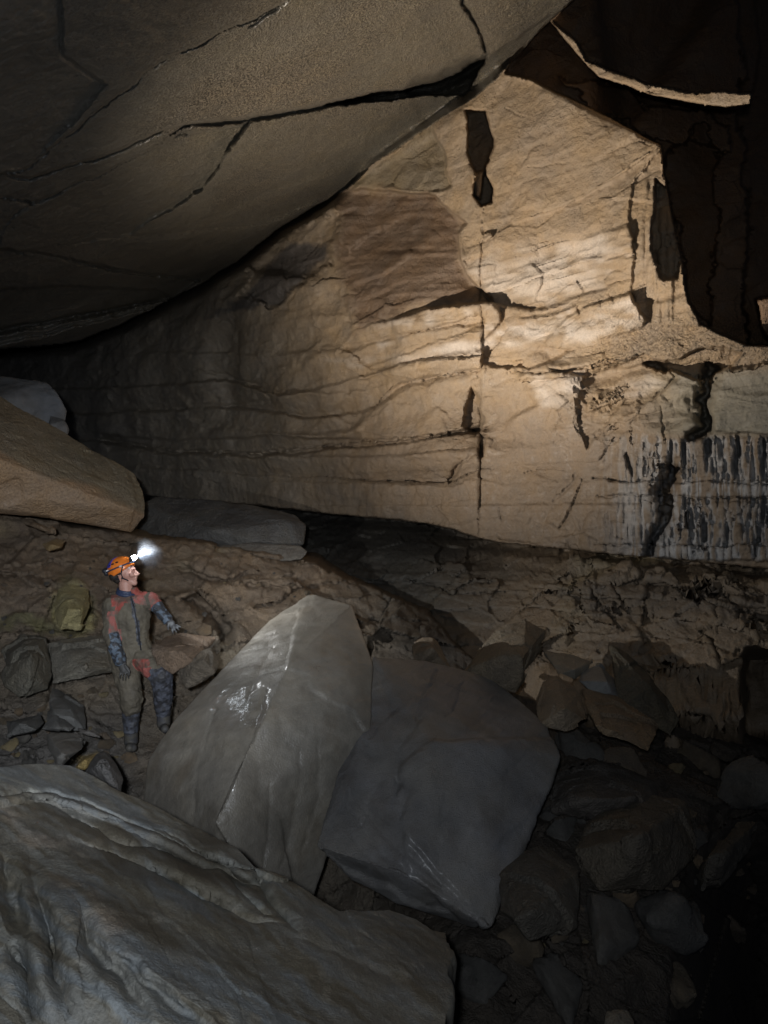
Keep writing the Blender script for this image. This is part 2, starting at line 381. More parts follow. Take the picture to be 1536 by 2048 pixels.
# roof wedge boundary, dark passage to the upper right
REC = [(1010, 148), (1060, 158), (1120, 190), (1200, 226), (1260, 258), (1322, 292), (1328, 340), (1338, 400), (1350, 470), (1362, 520), (1366, 560), (1378, 605), (1400, 648), (1440, 668), (1495, 690), (1560, 690), (2100, 700), (2100, -900), (1300, -900), (1145, 0), (1040, 95)]
rs = sdf(X+wa*0.35, Y+wb*0.35, REC)
Wr = disp_plane((1200, 0, 13.0), (1322, 292, 10.6), (1536, 600, 14.5))(X, Y)
Wr = np.clip(Wr, 1/12.3, 1/11.4)
Dr = 11.7 + 0*Wr + (1.1*soft_facets(Pw*np.array([1, 1, 0.6]), 0.5, 73, 22)+0.15*fbm(Pw, 1.5, 3, 0.5, 71)).reshape(sh)+1.6*sstep(-4, 4, (X+2.5*wa)-(1478+0.03*Y))+0.8*sstep(-3, 3, sdf(X+3*wa, Y+3*wb, [(1330, 300), (1420, 250), (1436, 420), (1416, 660), (1375, 600)]))-0.5*sstep(-3, 3, sdf(X+3*wa, Y+3*wb, [(1120, 150), (1290, 200), (1470, 240), (1440, 300), (1310, 270), (1180, 215)]))
# hanging slab inside the recess whose lower lip catches light
LIP = [(1098, 40), (1150, 80), (1172, 120), (1215, 140), (1290, 165), (1380, 185), (1440, 183), (1505, 186), (1502, 207), (1450, 216), (1380, 206), (1290, 186), (1200, 157), (1155, 112)]
UPS = [(1098, 40), (1150, 80), (1172, 120), (1215, 140), (1290, 165), (1380, 185), (1440, 190), (1505, 185), (1520, 100), (1500, -100), (1300, -300), (1145, -50)]
ls = sdf(X+wa*0.4, Y+wb*0.4, LIP)
Dr = Dr-sstep(-3, 3, sdf(X+wa*0.4, Y+wb*0.4, UPS))*0.6
Dr = Dr+(1/Ww-0.10-Dr)*sstep(-1, 2, ls)
Dr = Dr-sstep(-3, 3, sdf(X+wa*0.6, Y+wb*0.6, [(1516, 600), (1560, 585), (1620, 600), (1620, 690), (1545, 685), (1522, 655)]))*5.0
Dw = Dw+(Dr-Dw)*sstep(-1.5, 2.5, rs)
# left/right of the wedge end: stepped strip beside the main panel
step(Dw, [(1263, 372), (1322, 300), (1325, 340), (1312, 420), (1306, 520), (1312, 600), (1300, 645), (1280, 620), (1262, 600), (1268, 520), (1255, 440)], 0.06, 2, 0.8)
flu2 = sstep(1262, 1275, X)*(1-sstep(1370, 1400, X))*sstep(330, 380, Y)*(1-sstep(630, 660, Y)); Dw += flu2*0.05*nz(0.12, 0.006, 47)*(rs < 0)
step(Dw, [(1312, 360), (1338, 380), (1362, 520), (1350, 560), (1320, 560), (1306, 500)], 0.5, 4, 0.8)
# hollow under the sparkly ledge at right
step(Dw, [(1290, 728), (1390, 705), (1440, 688), (1480, 700), (1450, 740), (1400, 760), (1330, 748)], 0.55, 3, 1.6)
# undercut below the ledge
LEDGE = [(-420, 1000), (280, 992), (515, 1012), (640, 1026), (800, 1040), (900, 1055), (955, 1075), (1000, 1085), (1200, 1105), (1310, 1115), (1560, 1140), (2000, 1190), (2000, 1900), (-420, 1900)]
us = sdf(X+wa*0.3, Y+wb*0.3, LEDGE)
Wl = disp_plane((1500, 1135, 8.5), (950, 1090, 11.6), (1300, 1450, 7.4))(X, Y)
Wl = np.clip(Wl, 0.05, 0.2)
Dl = 1/Wl
Pl = np.stack([(X-768)/F*Dl, Dl, CAM[2]-(Y-1024)/F*Dl], -1).reshape(-1, 3)
fv, fe = facets(Pl*np.array([1, 1, 1.7]), 1.3, 81)
Dl = Dl+(0.15*fv).reshape(sh)+0.12*fbm(Pl, 1.3, 3, 0.5, 82).reshape(sh)
zl = Pl[:, 2].reshape(sh)+0.09*noise3(Pl*0.9, 83).reshape(sh)
bl = np.zeros(sh); zb = -1.0
while zb < 2.1:
    bl += rng.uniform(-0.11, 0.11)*sstep(zb-0.01, zb+0.01, zl); zb += rng.uniform(0.08, 0.3)
Dl += bl*0.9
for a in ([(1190, 1130), (1185, 1180), (1215, 1230), (1245, 1260)], [(900, 1190), (930, 1170), (1000, 1160)], [(1380, 1170), (1450, 1200), (1536, 1260)], [(1400, 1250), (1440, 1330), (1470, 1350)], [(700, 1160), (820, 1150), (920, 1185), (1010, 1190)], [(740, 1240), (860, 1270), (940, 1290)], [(1310, 1120), (1400, 1130), (1470, 1160)], [(1340, 1330), (1400, 1370), (1480, 1440)], [(1230, 1180), (1260, 1220)]):
    crack(Dl, a, 4, 0.2, True, 2)
for k in range(22):
    cx, cy = rng.uniform(1150, 1536), rng.uniform(1130, 1440); ln = rng.uniform(8, 26)
    a_ = rng.uniform(-0.5, 0.5)
    crack(Dl, [(cx, cy), (cx+a_*ln, cy+ln)], rng.uniform(1.5, 4), rng.uniform(0.05, 0.18), True, 1)
Dl += sstep(1480, 1500, X+wa*2)*sstep(1290, 1320, Y)*2.0
Dl += np.clip(Y+wb*3-(1440+0.1*(X-1300)), 0, 200)*0.02
Dl = Dl+0.55*(1-sstep(0, 30, us))+0.9*(1-sstep(0, 75, us))*sstep(1050, 900, X)*sstep(480, 560, X)
Dw = Dw+(Dl-Dw)*sstep(-1.5, 1.5, us)

# --- ceiling macro relief
Pc = np.stack([(X-768)/F*Dc, Dc, CAM[2]-(Y-1024)/F*Dc], -1).reshape(-1, 3)
Dc = Dc*(1+0.018*fbm(Pc, 0.5, 3, 0.5, 51).reshape(sh))
C1 = [(0, 350), (60, 335), (130, 275), (200, 215), (270, 165), (320, 125), (380, 95), (430, 70), (560, 10), (640, -50)]
tilt(Dc, [(-420, 352)]+C1+[(640, -900), (-420, -900)], 320, 125, -0.24, 0.05, 0.10, 2.5, 0.8)
tilt(Dc, [(0, 470), (25, 430), (90, 398), (200, 350), (300, 305), (360, 268), (500, 242), (400, 380), (260, 470), (80, 500), (0, 503)], 200, 350, 0.20, 0.06, -0.12, 3, 1)
tilt(Dc, [(240, 490), (520, 450), (640, 405), (560, 455), (480, 520), (420, 556), (400, 560), (290, 548)], 400, 500, 0.0, 0.0, 0.25, 6, 1)
tilt(Dc, [(-420, -900), (125, -900), (122, 0), (128, 110), (160, 140), (210, 170), (60, 335), (-420, 352)], 125, 100, 0.10, 0.06, 0.0, 4, 1)
step(Dc, [(-420, 350), (0, 350), (60, 355), (150, 330), (240, 300), (320, 262), (370, 250), (480, 240), (640, 215), (760, 190), (880, 175), (960, 130), (1100, 30), (1400, 30), (900, 500), (-420, 900)], 0.42, 3, 0.5)
crack(Dc, [(0, 350), (60, 335), (130, 275), (200, 215), (270, 165), (320, 125), (380, 95), (430, 70), (560, 10), (640, -50)], 2.2, 0.28, False, 1.2)
crack(Dc, [(-100, 360), (0, 350), (60, 357), (150, 332), (240, 302), (325, 262)], 3.0, 0.35, False, 0.8)
crack(Dc, [(340, 272), (385, 246), (480, 240), (640, 214), (760, 190), (850, 172)], 7.5, 0.9, True, 0.5)
step(Dc, [(650, 214), (760, 188), (850, 170), (885, 163), (940, 133), (974, 108), (970, 130), (952, 165), (925, 190), (880, 192), (800, 197), (700, 212)], 1.4, 2.5, 0.8)
crack(Dc, [(800, 182), (880, 165), (935, 145), (975, 118)], 13, 1.0, True, 0.8)
crack(Dc, [(380, 262), (345, 275)], 9, 0.3)
crack(Dc, [(0, 470), (25, 430), (90, 398), (200, 350), (300, 305), (350, 270)], 2.0, 0.3, True, 1)
crack(Dc, [(0, 395), (60, 405), (130, 385)], 2.5, 0.3)
crack(Dc, [(0, 503), (60, 505), (140, 520), (200, 535), (290, 548), (400, 560)], 3.0, 0.5, False, 0.8)
step(Dc, [(-420, 505), (0, 503), (60, 505), (140, 520), (290, 548), (400, 558), (330, 610), (0, 690), (-420, 760)], 0.5, 3, 0.6)
step(Dc, [(-420, 580), (0, 580), (120, 570), (310, 580), (340, 592), (240, 625), (0, 672), (-420, 740)], 0.4, 3, 0.8)
crack(Dc, [(-100, 680), (0, 662), (110, 640), (200, 625), (340, 596)], 4.5, 1.2, False, 0.5)
crack(Dc, [(915, -30), (922, 10), (942, 40), (960, 70), (972, 105)], 4, 0.35, False, 1)
crack(Dc, [(490, 55), (560, 15)], 3, 0.2); crack(Dc, [(120, -20), (125, 110), (160, 140), (200, 165)], 6, 0.10, True, 0.5)
crack(Dc, [(760, 330), (640, 400), (520, 450), (200, 480), (80, 500)], 3, 0.08)
# lips where the ceiling slab ends over the wall: a deep dark gap
gap = np.exp(-((cs)/5.0)**2)
gx = sstep(700, 640, X)
D = np.where(ceil_mask, np.minimum(Dc, np.maximum(Dw, Dc)), Dw)
D = np.where(ceil_mask, Dc, np.maximum(Dw, 0))
D = D+np.where(ceil_mask, 0, 1)*np.exp(-(cs/11.0)**2)*2.6*gx
jw = np.exp(-(cs/12.0)**2)*sstep(690, 760, X)*(1-sstep(985, 1020, X)); D = D*(1-jw)+(1/Ww)*jw
D = np.clip(D, 1.2, 60)
P = np.stack([(X-768)/F*D, D, CAM[2]-(Y-1024)/F*D], -1)
Nn = grid_normals(P)
Pf = P.reshape(-1, 3)
us_in = sstep(-3, 3, us)
fine = 0.030*fbm(Pf, 1.8, 4, 0.55, 61)+0.010*fbm(Pf, 9.0, 3, 0.6, 62)
# horizontal lamination and rough chips on the wall
tm = 1-0.9*sstep(-30, 30, sdf(Xw, Yw, TOPP)).reshape(-1)
lam = fbm(Pf*np.array([0.35, 0.35, 2.0]), 5.5, 3, 0.6, 63)*0.009*tm+0.006*fbm(Pf, 16, 3, 0.6, 68)
lam += 0.012*fbm(np.stack([Pf[:, 0]*9, Pf[:, 1]*9, Pf[:, 2]*1.6], 1), 1.0, 3, 0.6, 69)*(sstep(900, 950, Y)*(1-us_in)).reshape(-1)
chv, che = facets(Pf*np.array([0.8, 0.8, 1.6]), 2.0, 64)
chip = 0.045*chv*np.clip(fbm(Pf, 0.7, 2, 0.5, 65)*2+0.55, 0, 1)
chip2v, _ = facets(Pf, 7.0, 66)
wm = (~ceil_mask).reshape(-1)
low = (us > 0).reshape(-1)
h = fine+np.where(wm, lam+chip+0.006*chip2v, 0)+np.where(low, chip*0.5+0.008*chip2v, 0)
brk = (sstep(985, 1060, X)*(1-sstep(1290, 1400, X))*sstep(745, 800, Y)*(1-us_in)).reshape(-1)*np.clip(0.6+1.2*fbm(Pf, 1.1, 2, .5, 75), 0, 1.3)
c5, _ = facets(Pf*np.array([1, 1, 0.8]), 3.2, 76); c6, _ = facets(Pf, 9.0, 77)
h = h+brk*(0.055*c5+0.018*c6)
r1, _ = facets(Pf*np.array([1, 1, 1.3]), 2.2, 78)
h = h+np.where(low, 1, 0)*sstep(1000, 1200, X).reshape(-1)*(0.10*r1+0.016*c6)
rough_ledge = (sstep(610, 660, Y)*(1-sstep(700, 740, Y+0.0*X))*sstep(1150, 1300, X)).reshape(-1)
h = h+rough_ledge*0.03*fbm(Pf, 22, 2, 0.6, 67)
h = np.where((rs > 0).reshape(-1), fine*1.2+chip, h)
h = h
vd = Pf-CAM; vd /= np.linalg.norm(vd, axis=1, keepdims=True)
h = h*np.clip(abs((Nn.reshape(-1, 3)*vd).sum(1))*4-0.3, 0, 1)
edge_guard = 1.0
P = P+Nn*(h.reshape(sh)[..., None])*edge_guard

# --- colours of the rock, with some shade painted in
g1 = fbm(Pf, 0.6, 4, 0.6, 91).reshape(sh); g2 = fbm(Pf*np.array([0.3, 0.3, 2.0]), 1.2, 4, 0.6, 92).reshape(sh)
paint(col_w, np.ones(sh), (0.335, 0.25, 0.165))
paint(col_w, sstep(-0.3, 0.5, g2)*0.5, (0.41, 0.305, 0.20))
paint(col_w, sstep(0.1, 0.6, g1)*0.45, (0.28, 0.205, 0.135))
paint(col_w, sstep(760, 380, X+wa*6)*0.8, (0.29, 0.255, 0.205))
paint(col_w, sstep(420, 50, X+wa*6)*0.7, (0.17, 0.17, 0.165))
paint(col_w, sstep(-14, 22, sdf(Xw+2*wa, Yw+2*wb, ALC))*0.9, (0.165, 0.112, 0.075))  # brown alcove, painted darker still as shade since it faces away from the lamp
paint(col_w, sstep(-8, 8, sdf(Xw+wa, Yw+wb, [(480, 600), (560, 500), (600, 490), (662, 490), (655, 515), (600, 550), (560, 600), (500, 620), (420, 640)]))*0.8, (0.07, 0.07, 0.075))  # cast shadow left of the alcove, painted as a dark patch
pale = np.clip(0.5+0.9*nz(0.012, 0.03, 93)+0.5*nz(0.05, 0.09, 94), 0, 1)
paint(col_w, sstep(-8, 8, sdf(Xw, Yw, [(700, 375), (860, 250), (885, 300), (905, 370), (860, 388), (760, 372)]))*.7, (0.22, 0.185, 0.125))
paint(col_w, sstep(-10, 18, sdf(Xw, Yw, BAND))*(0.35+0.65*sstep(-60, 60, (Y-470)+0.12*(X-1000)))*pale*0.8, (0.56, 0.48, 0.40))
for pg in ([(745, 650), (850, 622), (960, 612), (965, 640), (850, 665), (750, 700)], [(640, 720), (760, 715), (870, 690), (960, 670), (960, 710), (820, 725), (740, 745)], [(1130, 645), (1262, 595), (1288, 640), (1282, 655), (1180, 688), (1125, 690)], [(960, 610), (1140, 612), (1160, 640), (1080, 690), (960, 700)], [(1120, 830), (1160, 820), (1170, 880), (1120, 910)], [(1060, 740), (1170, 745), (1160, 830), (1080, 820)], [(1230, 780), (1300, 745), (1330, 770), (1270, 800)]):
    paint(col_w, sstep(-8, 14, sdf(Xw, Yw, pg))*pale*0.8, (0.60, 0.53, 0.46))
paint(col_w, sstep(760, 900, Y+wb*2+25*nz(.008,.008,95))*0.85*sstep(440, 800, X+wa*5), (0.205, 0.155, 0.11))  # browner lower wall, also darkened where the lamp beam falls off
paint(col_w, flu*sstep(-.7, .3, fl)*0.9, (0.42, 0.415, 0.41))
paint(col_w, flu*sstep(.25, .7, fl)*0.75, (0.09, 0.085, 0.08))  # shade painted into the deeper flute grooves
paint(col_w, sstep(1250, 1400, X)*sstep(720, 760, Y)*(1-sstep(860, 880, Y))*0.7, (0.27, 0.26, 0.21))
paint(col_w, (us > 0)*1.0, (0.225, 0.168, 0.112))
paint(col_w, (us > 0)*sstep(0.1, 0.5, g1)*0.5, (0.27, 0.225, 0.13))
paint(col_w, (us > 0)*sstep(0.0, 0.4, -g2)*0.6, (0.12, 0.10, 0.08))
paint(col_w, (us > 0)*sstep(1150, 800, X)*0.9, (0.075, 0.073, 0.066))  # shade under the ledge painted near black towards the left
paint(col_w, sstep(0, 6, rs)*(ls < 0), (0.27, 0.17, 0.10))
paint(col_w, sstep(-1, 3, ls), (0.40, 0.30, 0.2))
paint(col_w, ceil_mask*1.0, (0.30, 0.26, 0.19))
paint(col_w, ceil_mask*sstep(-0.2, 0.5, g1)*0.6, (0.31, 0.255, 0.185))
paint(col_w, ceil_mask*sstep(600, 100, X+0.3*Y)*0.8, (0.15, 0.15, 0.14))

gr = np.where(ceil_mask, sstep(180, 640, X+wa*9+0.35*(700-Y))*1.35*(0.55+0.45*sstep(-.4, .4, g1)), 0.35)
gr = gr+rough_ledge.reshape(sh)*1.6+(~ceil_mask)*1.0*np.clip(g2, 0, 1)
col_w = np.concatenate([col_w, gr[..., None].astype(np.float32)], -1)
keep_c = ceil_mask
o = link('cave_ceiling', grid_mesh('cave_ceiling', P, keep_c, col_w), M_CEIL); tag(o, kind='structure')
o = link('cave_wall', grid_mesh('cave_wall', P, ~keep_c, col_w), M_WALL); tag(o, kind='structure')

# ------------------------------------------------------------------ the floor: mud slope at left, rubble at right
xs = axis_samples(-420, 2000, -20, 1560, 3.0, 16)
ys = np.concatenate([np.arange(980, 2060, 3.0), np.arange(2060, 2700, 20)])
X, Y = np.meshgrid(xs, ys); sh = X.shape
wa = nz(0.02, 0.02, 101)*5+nz(0.055, 0.055, 102)*3+nz(0.14, 0.14, 103)*1.5
wb = nz(0.02, 0.02, 104)*5+nz(0.055, 0.055, 105)*3+nz(0.14, 0.14, 106)*1.5
Xw, Yw = X+wa, Y+wb
WL = disp_plane((270, 1500, 6.95), (200, 1070, 9.8), (700, 1130, 10.4))(X, Y)
WR = disp_plane((1300, 1460, 7.7), (1300, 1750, 5.6), (900, 1850, 4.9))(X, Y)
k = sstep(640, 1000, X)
Wf = WL*(1-k)+WR*k
Wf = np.clip(Wf, 0.05, 0.45)
D = 1/Wf
P0 = np.stack([(X-768)/F*D, D, CAM[2]-(Y-1024)/F*D], -1).reshape(-1, 3)
fv, fe = facets(P0, 0.95, 111); fv2, fe2 = facets(P0, 2.4, 112)
D = D+(0.34*fv+0.12*fv2).reshape(sh)+0.18*fbm(P0, 1.2, 4, 0.5, 113).reshape(sh)
for a, w_, d_ in (([(430, 1150), (500, 1175), (590, 1165)], 5, 0.3), ([(340, 1130), (420, 1160), (520, 1150)], 6, 0.35), ([(500, 1110), (600, 1125), (615, 1120)], 4, .3),
          ([(370, 1195), (430, 1230), (450, 1270), (430, 1290)], 14, 0.6), ([(100, 1370), (150, 1400), (175, 1430)], 3, 0.3), ([(175, 1430), (200, 1450), (280, 1470)], 4, .25),
          ([(20, 1270), (100, 1255), (220, 1262)], 5, 0.3), ([(95, 1290), (105, 1370), (90, 1410)], 7, 0.4), ([(120, 1180), (105, 1250)], 5, .2), ([(180, 1180), (190, 1250)], 4, .2),
          ([(0, 1160), (60, 1150), (120, 1170)], 4, .2), ([(500, 1220), (600, 1180), (700, 1160)], 5, .3), ([(240, 1170), (310, 1200), (350, 1190)], 4, .2), ([(110, 1370), (160, 1360), (225, 1340)], 3, .15)):
    crack(D, a, w_, d_, True, 1.5)
CREST = [(-420, 1015), (0, 1028), (130, 1048), (290, 1070), (400, 1086), (500, 1100), (620, 1125), (720, 1170), (850, 1225), (930, 1300), (1040, 1400), (1320, 1440), (1480, 1470), (1560, 1500), (2000, 1560)]
cy = np.interp(X+wa*1.5, [c[0] for c in CREST], [c[1] for c in CREST])+wb
D = D+np.clip(cy-Y, 0, 60)*0.16
keep = (Y > cy-34)
D = D+sstep(1330, 1536, X)*sstep(1560, 1900, Y)*3.5
D = np.clip(D, 2.6, 30)
P = np.stack([(X-768)/F*D, D, CAM[2]-(Y-1024)/F*D], -1)
Pf = P.reshape(-1, 3); Nn = grid_normals(P)
f3, _ = facets(Pf, 6.5, 114)
hh = 0.05*fbm(Pf, 2.5, 4, 0.55, 115)+0.022*f3+0.012*fbm(Pf, 14, 3, 0.6, 116)
vd = Pf-CAM; vd /= np.linalg.norm(vd, axis=1, keepdims=True)
hh = hh*np.clip(abs((Nn.reshape(-1, 3)*vd).sum(1))*4-0.3, 0, 1)
P = P+Nn*hh.reshape(sh)[..., None]
C = np.zeros(sh+(3,), np.float32)
g1 = fbm(Pf, 0.9, 4, 0.6, 117).reshape(sh)
paint(C, np.ones(sh), (0.15, 0.125, 0.095))
paint(C, sstep(1330, 1150, Y+wb*5)*(1-sstep(600, 800, X)), (0.22, 0.165, 0.115))
paint(C, sstep(0.0, 0.5, g1)*0.6*sstep(1500, 1200, Y), (0.26, 0.22, 0.15))
paint(C, blob(145, 1215, 38, 48), (0.36, 0.32, 0.16)); paint(C, blob(60, 1250, 60, 16)*.7, (0.20, 0.19, 0.10))
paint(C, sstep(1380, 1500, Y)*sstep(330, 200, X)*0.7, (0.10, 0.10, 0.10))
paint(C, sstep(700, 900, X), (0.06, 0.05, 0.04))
paint(C, blob(180, 1518, 40, 12)*.8, (0.24, 0.18, 0.08))
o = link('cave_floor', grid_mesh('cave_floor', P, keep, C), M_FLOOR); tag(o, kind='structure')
FLOOR_P = P.copy(); FLOOR_X = xs.copy(); FLOOR_Y = ys.copy()
def floor_depth(px, py):
    i = int(np.argmin(abs(FLOOR_X-px))); j = int(np.argmin(abs(FLOOR_Y-py))); return float(FLOOR_P[j, i, 1])

# ------------------------------------------------------------------ foreground rock with folds
SIL = [(-500, 1560), (-60, 1545), (0, 1532), (40, 1525), (140, 1530), (200, 1555), (300, 1600), (400, 1660), (470, 1700), (510, 1740), (560, 1755), (610, 1785), (680, 1825), (740, 1820), (780, 1815), (830, 1832), (865, 1860), (890, 1866), (893, 1880)]
U = np.concatenate([np.arange(-420, -20, 12), np.arange(-20, 896, 2.6)])
top = np.interp(U, [s[0] for s in SIL], [s[1] for s in SIL])
nv = 250
V = np.linspace(0, 1, nv)**1.15
X = np.tile(U, (nv, 1)); Y = top[None]+(2330-top[None])*V[:, None]; sh = X.shape
wa = nz(0.02, 0.02, 201)*5+nz(0.055, 0.055, 202)*2+nz(0.14, 0.14, 203)*0.8
wb = nz(0.02, 0.02, 204)*5+nz(0.055, 0.055, 205)*2+nz(0.14, 0.14, 206)*0.8
Xw, Yw = X+wa, Y+wb
Wf = disp_plane((0, 1530, 3.5), (880, 1870, 3.5), (0, 2048, 1.75))(X, Y)
# second plane: left flank falls away
RID = [(0, 1640), (80, 1680), (180, 1790), (260, 1900), (330, 1960), (480, 2080), (600, 2200)]
D = 1/np.clip(Wf, 0.2, 0.9)
top2 = np.interp(X, [-420, 0, 100, 250, 400, 510, 560], [1600, 1585, 1590, 1640, 1700, 1738, 1760])
# upper rim plate (thin edge running along the crest)
rim = sstep(4, -4, Y-(top2+wb*0.5))*sstep(540, 480, X)
D -= 0.0*rim
d, t = seg_dist(Xw, Yw, [(-100, 1610), (0, 1592), (60, 1585), (160, 1600), (250, 1638), (330, 1680), (400, 1715), (440, 1735), (505, 1742)])
D += 0.06*np.exp(-(d/4.0))
D += 0.10*sstep(0, 26, d)*(Y > top2+6)*(1-sstep(100, 220, Y-top2))*sstep(620, 500, X)
folds = [([(60, 1600), (160, 1640), (230, 1690), (330, 1712), (430, 1745), (520, 1790), (600, 1870)], 13, 0.10),
         ([(130, 1680), (240, 1720), (330, 1762), (420, 1810), (520, 1850), (600, 1865)], 15, 0.15),
         ([(260, 1640), (330, 1668), (420, 1720), (480, 1760), (560, 1800)], 8, 0.06),
         ([(510, 1745), (530, 1790), (560, 1830), (600, 1868)], 9, 0.08),
         ([(440, 1740), (480, 1800), (560, 1850)], 8, 0.06),
         ([(0, 1700), (20, 1760), (40, 1830), (60, 1880)], 16, 0.12), ([(60, 1700), (70, 1760), (100, 1850), (110, 1950), (140, 2040)], 14, 0.11),
         ([(150, 1800), (170, 1870), (230, 1950), (300, 2040)], 14, 0.08), ([(20, 1880), (50, 1950), (60, 2048)], 14, 0.10), ([(200, 1880), (280, 1960), (420, 2060)], 16, .06),
         ([(500, 1850), (660, 1905), (780, 1960), (880, 1990)], 26, 0.05)]
for pts, w_, d_ in folds:
    d, t = seg_dist(X+wa*1.5, Y+wb*1.5, pts)
    tp = np.clip(np.minimum(t, 1-t)*4, 0, 1)
    d_ *= 0.52
    D += d_*1.5*np.exp(-(d/w_))*tp - d_*0.5*np.exp(-((d-w_*2.2)/(w_*1.4))**2)*tp
s = sdf(X+wa, Y+wb, RID+[(600, 2400), (-500, 2400), (-500, 1640)])
D += 0.0012*np.clip(s, 0, 260)*1.0
D += 0.05*sstep(0, -30, X-860)*0
P = np.stack([(X-768)/F*D, D, CAM[2]-(Y-1024)/F*D], -1)
Pf = P.reshape(-1, 3); Nn = grid_normals(P)
strk = fbm(Pf @ np.array([[0.80, 0.6, 0], [-0.6, 0.80, 0], [0, 0, 1]]).T*np.array([1, 0.3, 1]), 9, 3, 0.6, 211)
left = sstep(-20, 40, s).reshape(-1)
hh = 0.030*fbm(Pf, 1.6, 3, 0.5, 212)+0.005*strk+0.0035*fbm(Pf, 16, 3, 0.6, 213)
vert = fbm(np.stack([Pf[:, 0]*16, Pf[:, 1]*3, Pf[:, 2]*2.5], 1), 1.0, 3, 0.55, 214)
hh += left*0.0045*(vert-0.8*np.abs(vert))
crest_band = np.exp(-(s/30.0)**2).reshape(-1)
hh += crest_band*0.006*fbm(Pf, 34, 2, 0.6, 215)
pt, _ = facets(Pf @ np.array([[0.8, 0.6, 0], [-0.6, 0.8, 0], [0, 0, 1]]).T*np.array([2.2, 0.7, 2.2]), 2.2, 221)
hh += 0.006*pt*np.clip(fbm(Pf, 1.2, 2, .5, 222)*2+0.3, 0, 1)+0.0012*fbm(Pf, 55, 2, 0.6, 223)
P = P+Nn*hh.reshape(sh)[..., None]
C = np.zeros(sh+(3,), np.float32)
ar = math.radians(33); ux = X*math.cos(ar)+Y*math.sin(ar); uy = -X*math.sin(ar)+Y*math.cos(ar)
stk = noise3(np.stack([(ux/160).ravel(), ((uy+wa*2)/22).ravel(), ux.ravel()*0], 1), 218).reshape(sh)+0.5*noise3(np.stack([(ux/70).ravel(), ((uy+wa*2)/8).ravel(), ux.ravel()*0], 1), 219).reshape(sh)
g1 = fbm(Pf, 1.5, 4, 0.6, 216).reshape(sh); g3 = fbm(Pf, 5, 3, 0.6, 217).reshape(sh)
paint(C, np.ones(sh), (0.15, 0.147, 0.13))
paint(C, (Y < top2+wb)*sstep(560, 500, X)*.7, (0.24, 0.24, 0.215))
paint(C, sstep(0, .5, g1)*.6, (0.17, 0.165, 0.15))
paint(C, sstep(0.1, .6, -g1)*.6, (0.12, 0.10, 0.06))
paint(C, sstep(0.05, .7, stk)*.7, (0.085, 0.07, 0.045))
paint(C, sstep(0.05, .8, -stk)*.55, (0.15, 0.17, 0.185))
paint(C, sstep(.2, .5, noise3(Pf*26, 220).reshape(sh))*sstep(-.1, .4, g3)*.35, (0.27, 0.24, 0.19))
paint(C, np.exp(-(s/30.0)**2)*sstep(-.1, .5, g3)*.6, (0.25, 0.20, 0.15))
paint(C, sstep(1850, 1870, Y)*sstep(560, 700, X)*.4, (0.11, 0.09, 0.06))
# close the rock: crest rolls over and goes down behind, right end drops, sides go down
rows = []
base = P[0]
for kx, (back, dn) in enumerate(((0.05, 0.004), (0.14, 0.03), (0.30, 0.14), (0.42, 0.5), (0.45, 1.3))):
    r_ = base.copy(); r_[:, 1] += back; r_[:, 0] += base[:, 0]/base[:, 1]*back; r_[:, 2] = base[:, 2]-(base[:, 2]-CAM[2])/base[:, 1]*-back-dn; rows.insert(0, r_)
P = np.concatenate([np.array(rows), P], 0); C = np.concatenate([np.repeat(C[:1], 5, 0), C], 0)
cols = []
bs = P[:, -1]; jag = noise3(np.stack([np.zeros(len(bs)), bs[:, 1]*0, bs[:, 2]*9], 1), 9)*0.035+noise3(np.stack([np.zeros(len(bs)), bs[:, 1]*0, bs[:, 2]*40], 1), 10)*0.016
P[:, -1, 0] += jag
for back, rt in ((0.05, 0.01), (0.2, 0.015), (0.5, -0.02), (1.1, -0.1)):
    c_ = P[:, -1].copy(); c_[:, 1] += back; c_[:, 0] += rt+c_[:, 0]*0.02; c_[:, 2] -= back*1.3; cols.append(c_)
P = np.concatenate([P, np.array(cols).transpose(1, 0, 2)], 1); C = np.concatenate([C, np.repeat(C[:, -1:], 4, 1)], 1)
o = link('foreground_rock', grid_mesh('foreground_rock', P, np.ones(P.shape[:2], bool), C), M_FORE)
tag(o, 'large grey wave-folded rock filling the bottom left foreground', 'rock')

# ------------------------------------------------------------------ boulders
def hull_bm(bm, pts):
    vs = [bm.verts.new(p) for p in pts]
    r = bmesh.ops.convex_hull(bm, input=vs)
    rem = [g for g in r['geom_interior'] if isinstance(g, bmesh.types.BMVert)]
    rem += [g for g in r['geom_unused'] if isinstance(g, bmesh.types.BMVert)]
    bmesh.ops.delete(bm, geom=list(set(rem)), context='VERTS')

def remeshed(bm, voxel):
    me = bpy.data.meshes.new('tmp'); bm.to_mesh(me); bm.free()
    ob = bpy.data.objects.new('tmp', me); COL.objects.link(ob)
    md = ob.modifiers.new('r', 'REMESH'); md.mode = 'VOXEL'; md.voxel_size = voxel; md.adaptivity = 0
    dg = bpy.context.evaluated_depsgraph_get(); ev = ob.evaluated_get(dg); m2 = ev.to_mesh()
    n = len(m2.vertices); V = np.empty(n*3, np.float32); m2.vertices.foreach_get('co', V)
    NV = np.empty(n*3, np.float32); m2.vertices.foreach_get('normal', NV)
    k = len(m2.loops); LI = np.empty(k, np.int32); m2.loops.foreach_get('vertex_index', LI)
    ev.to_mesh_clear(); bpy.data.objects.remove(ob); bpy.data.meshes.remove(me)
    return V.reshape(-1, 3), NV.reshape(-1, 3), LI.reshape(-1, 4)

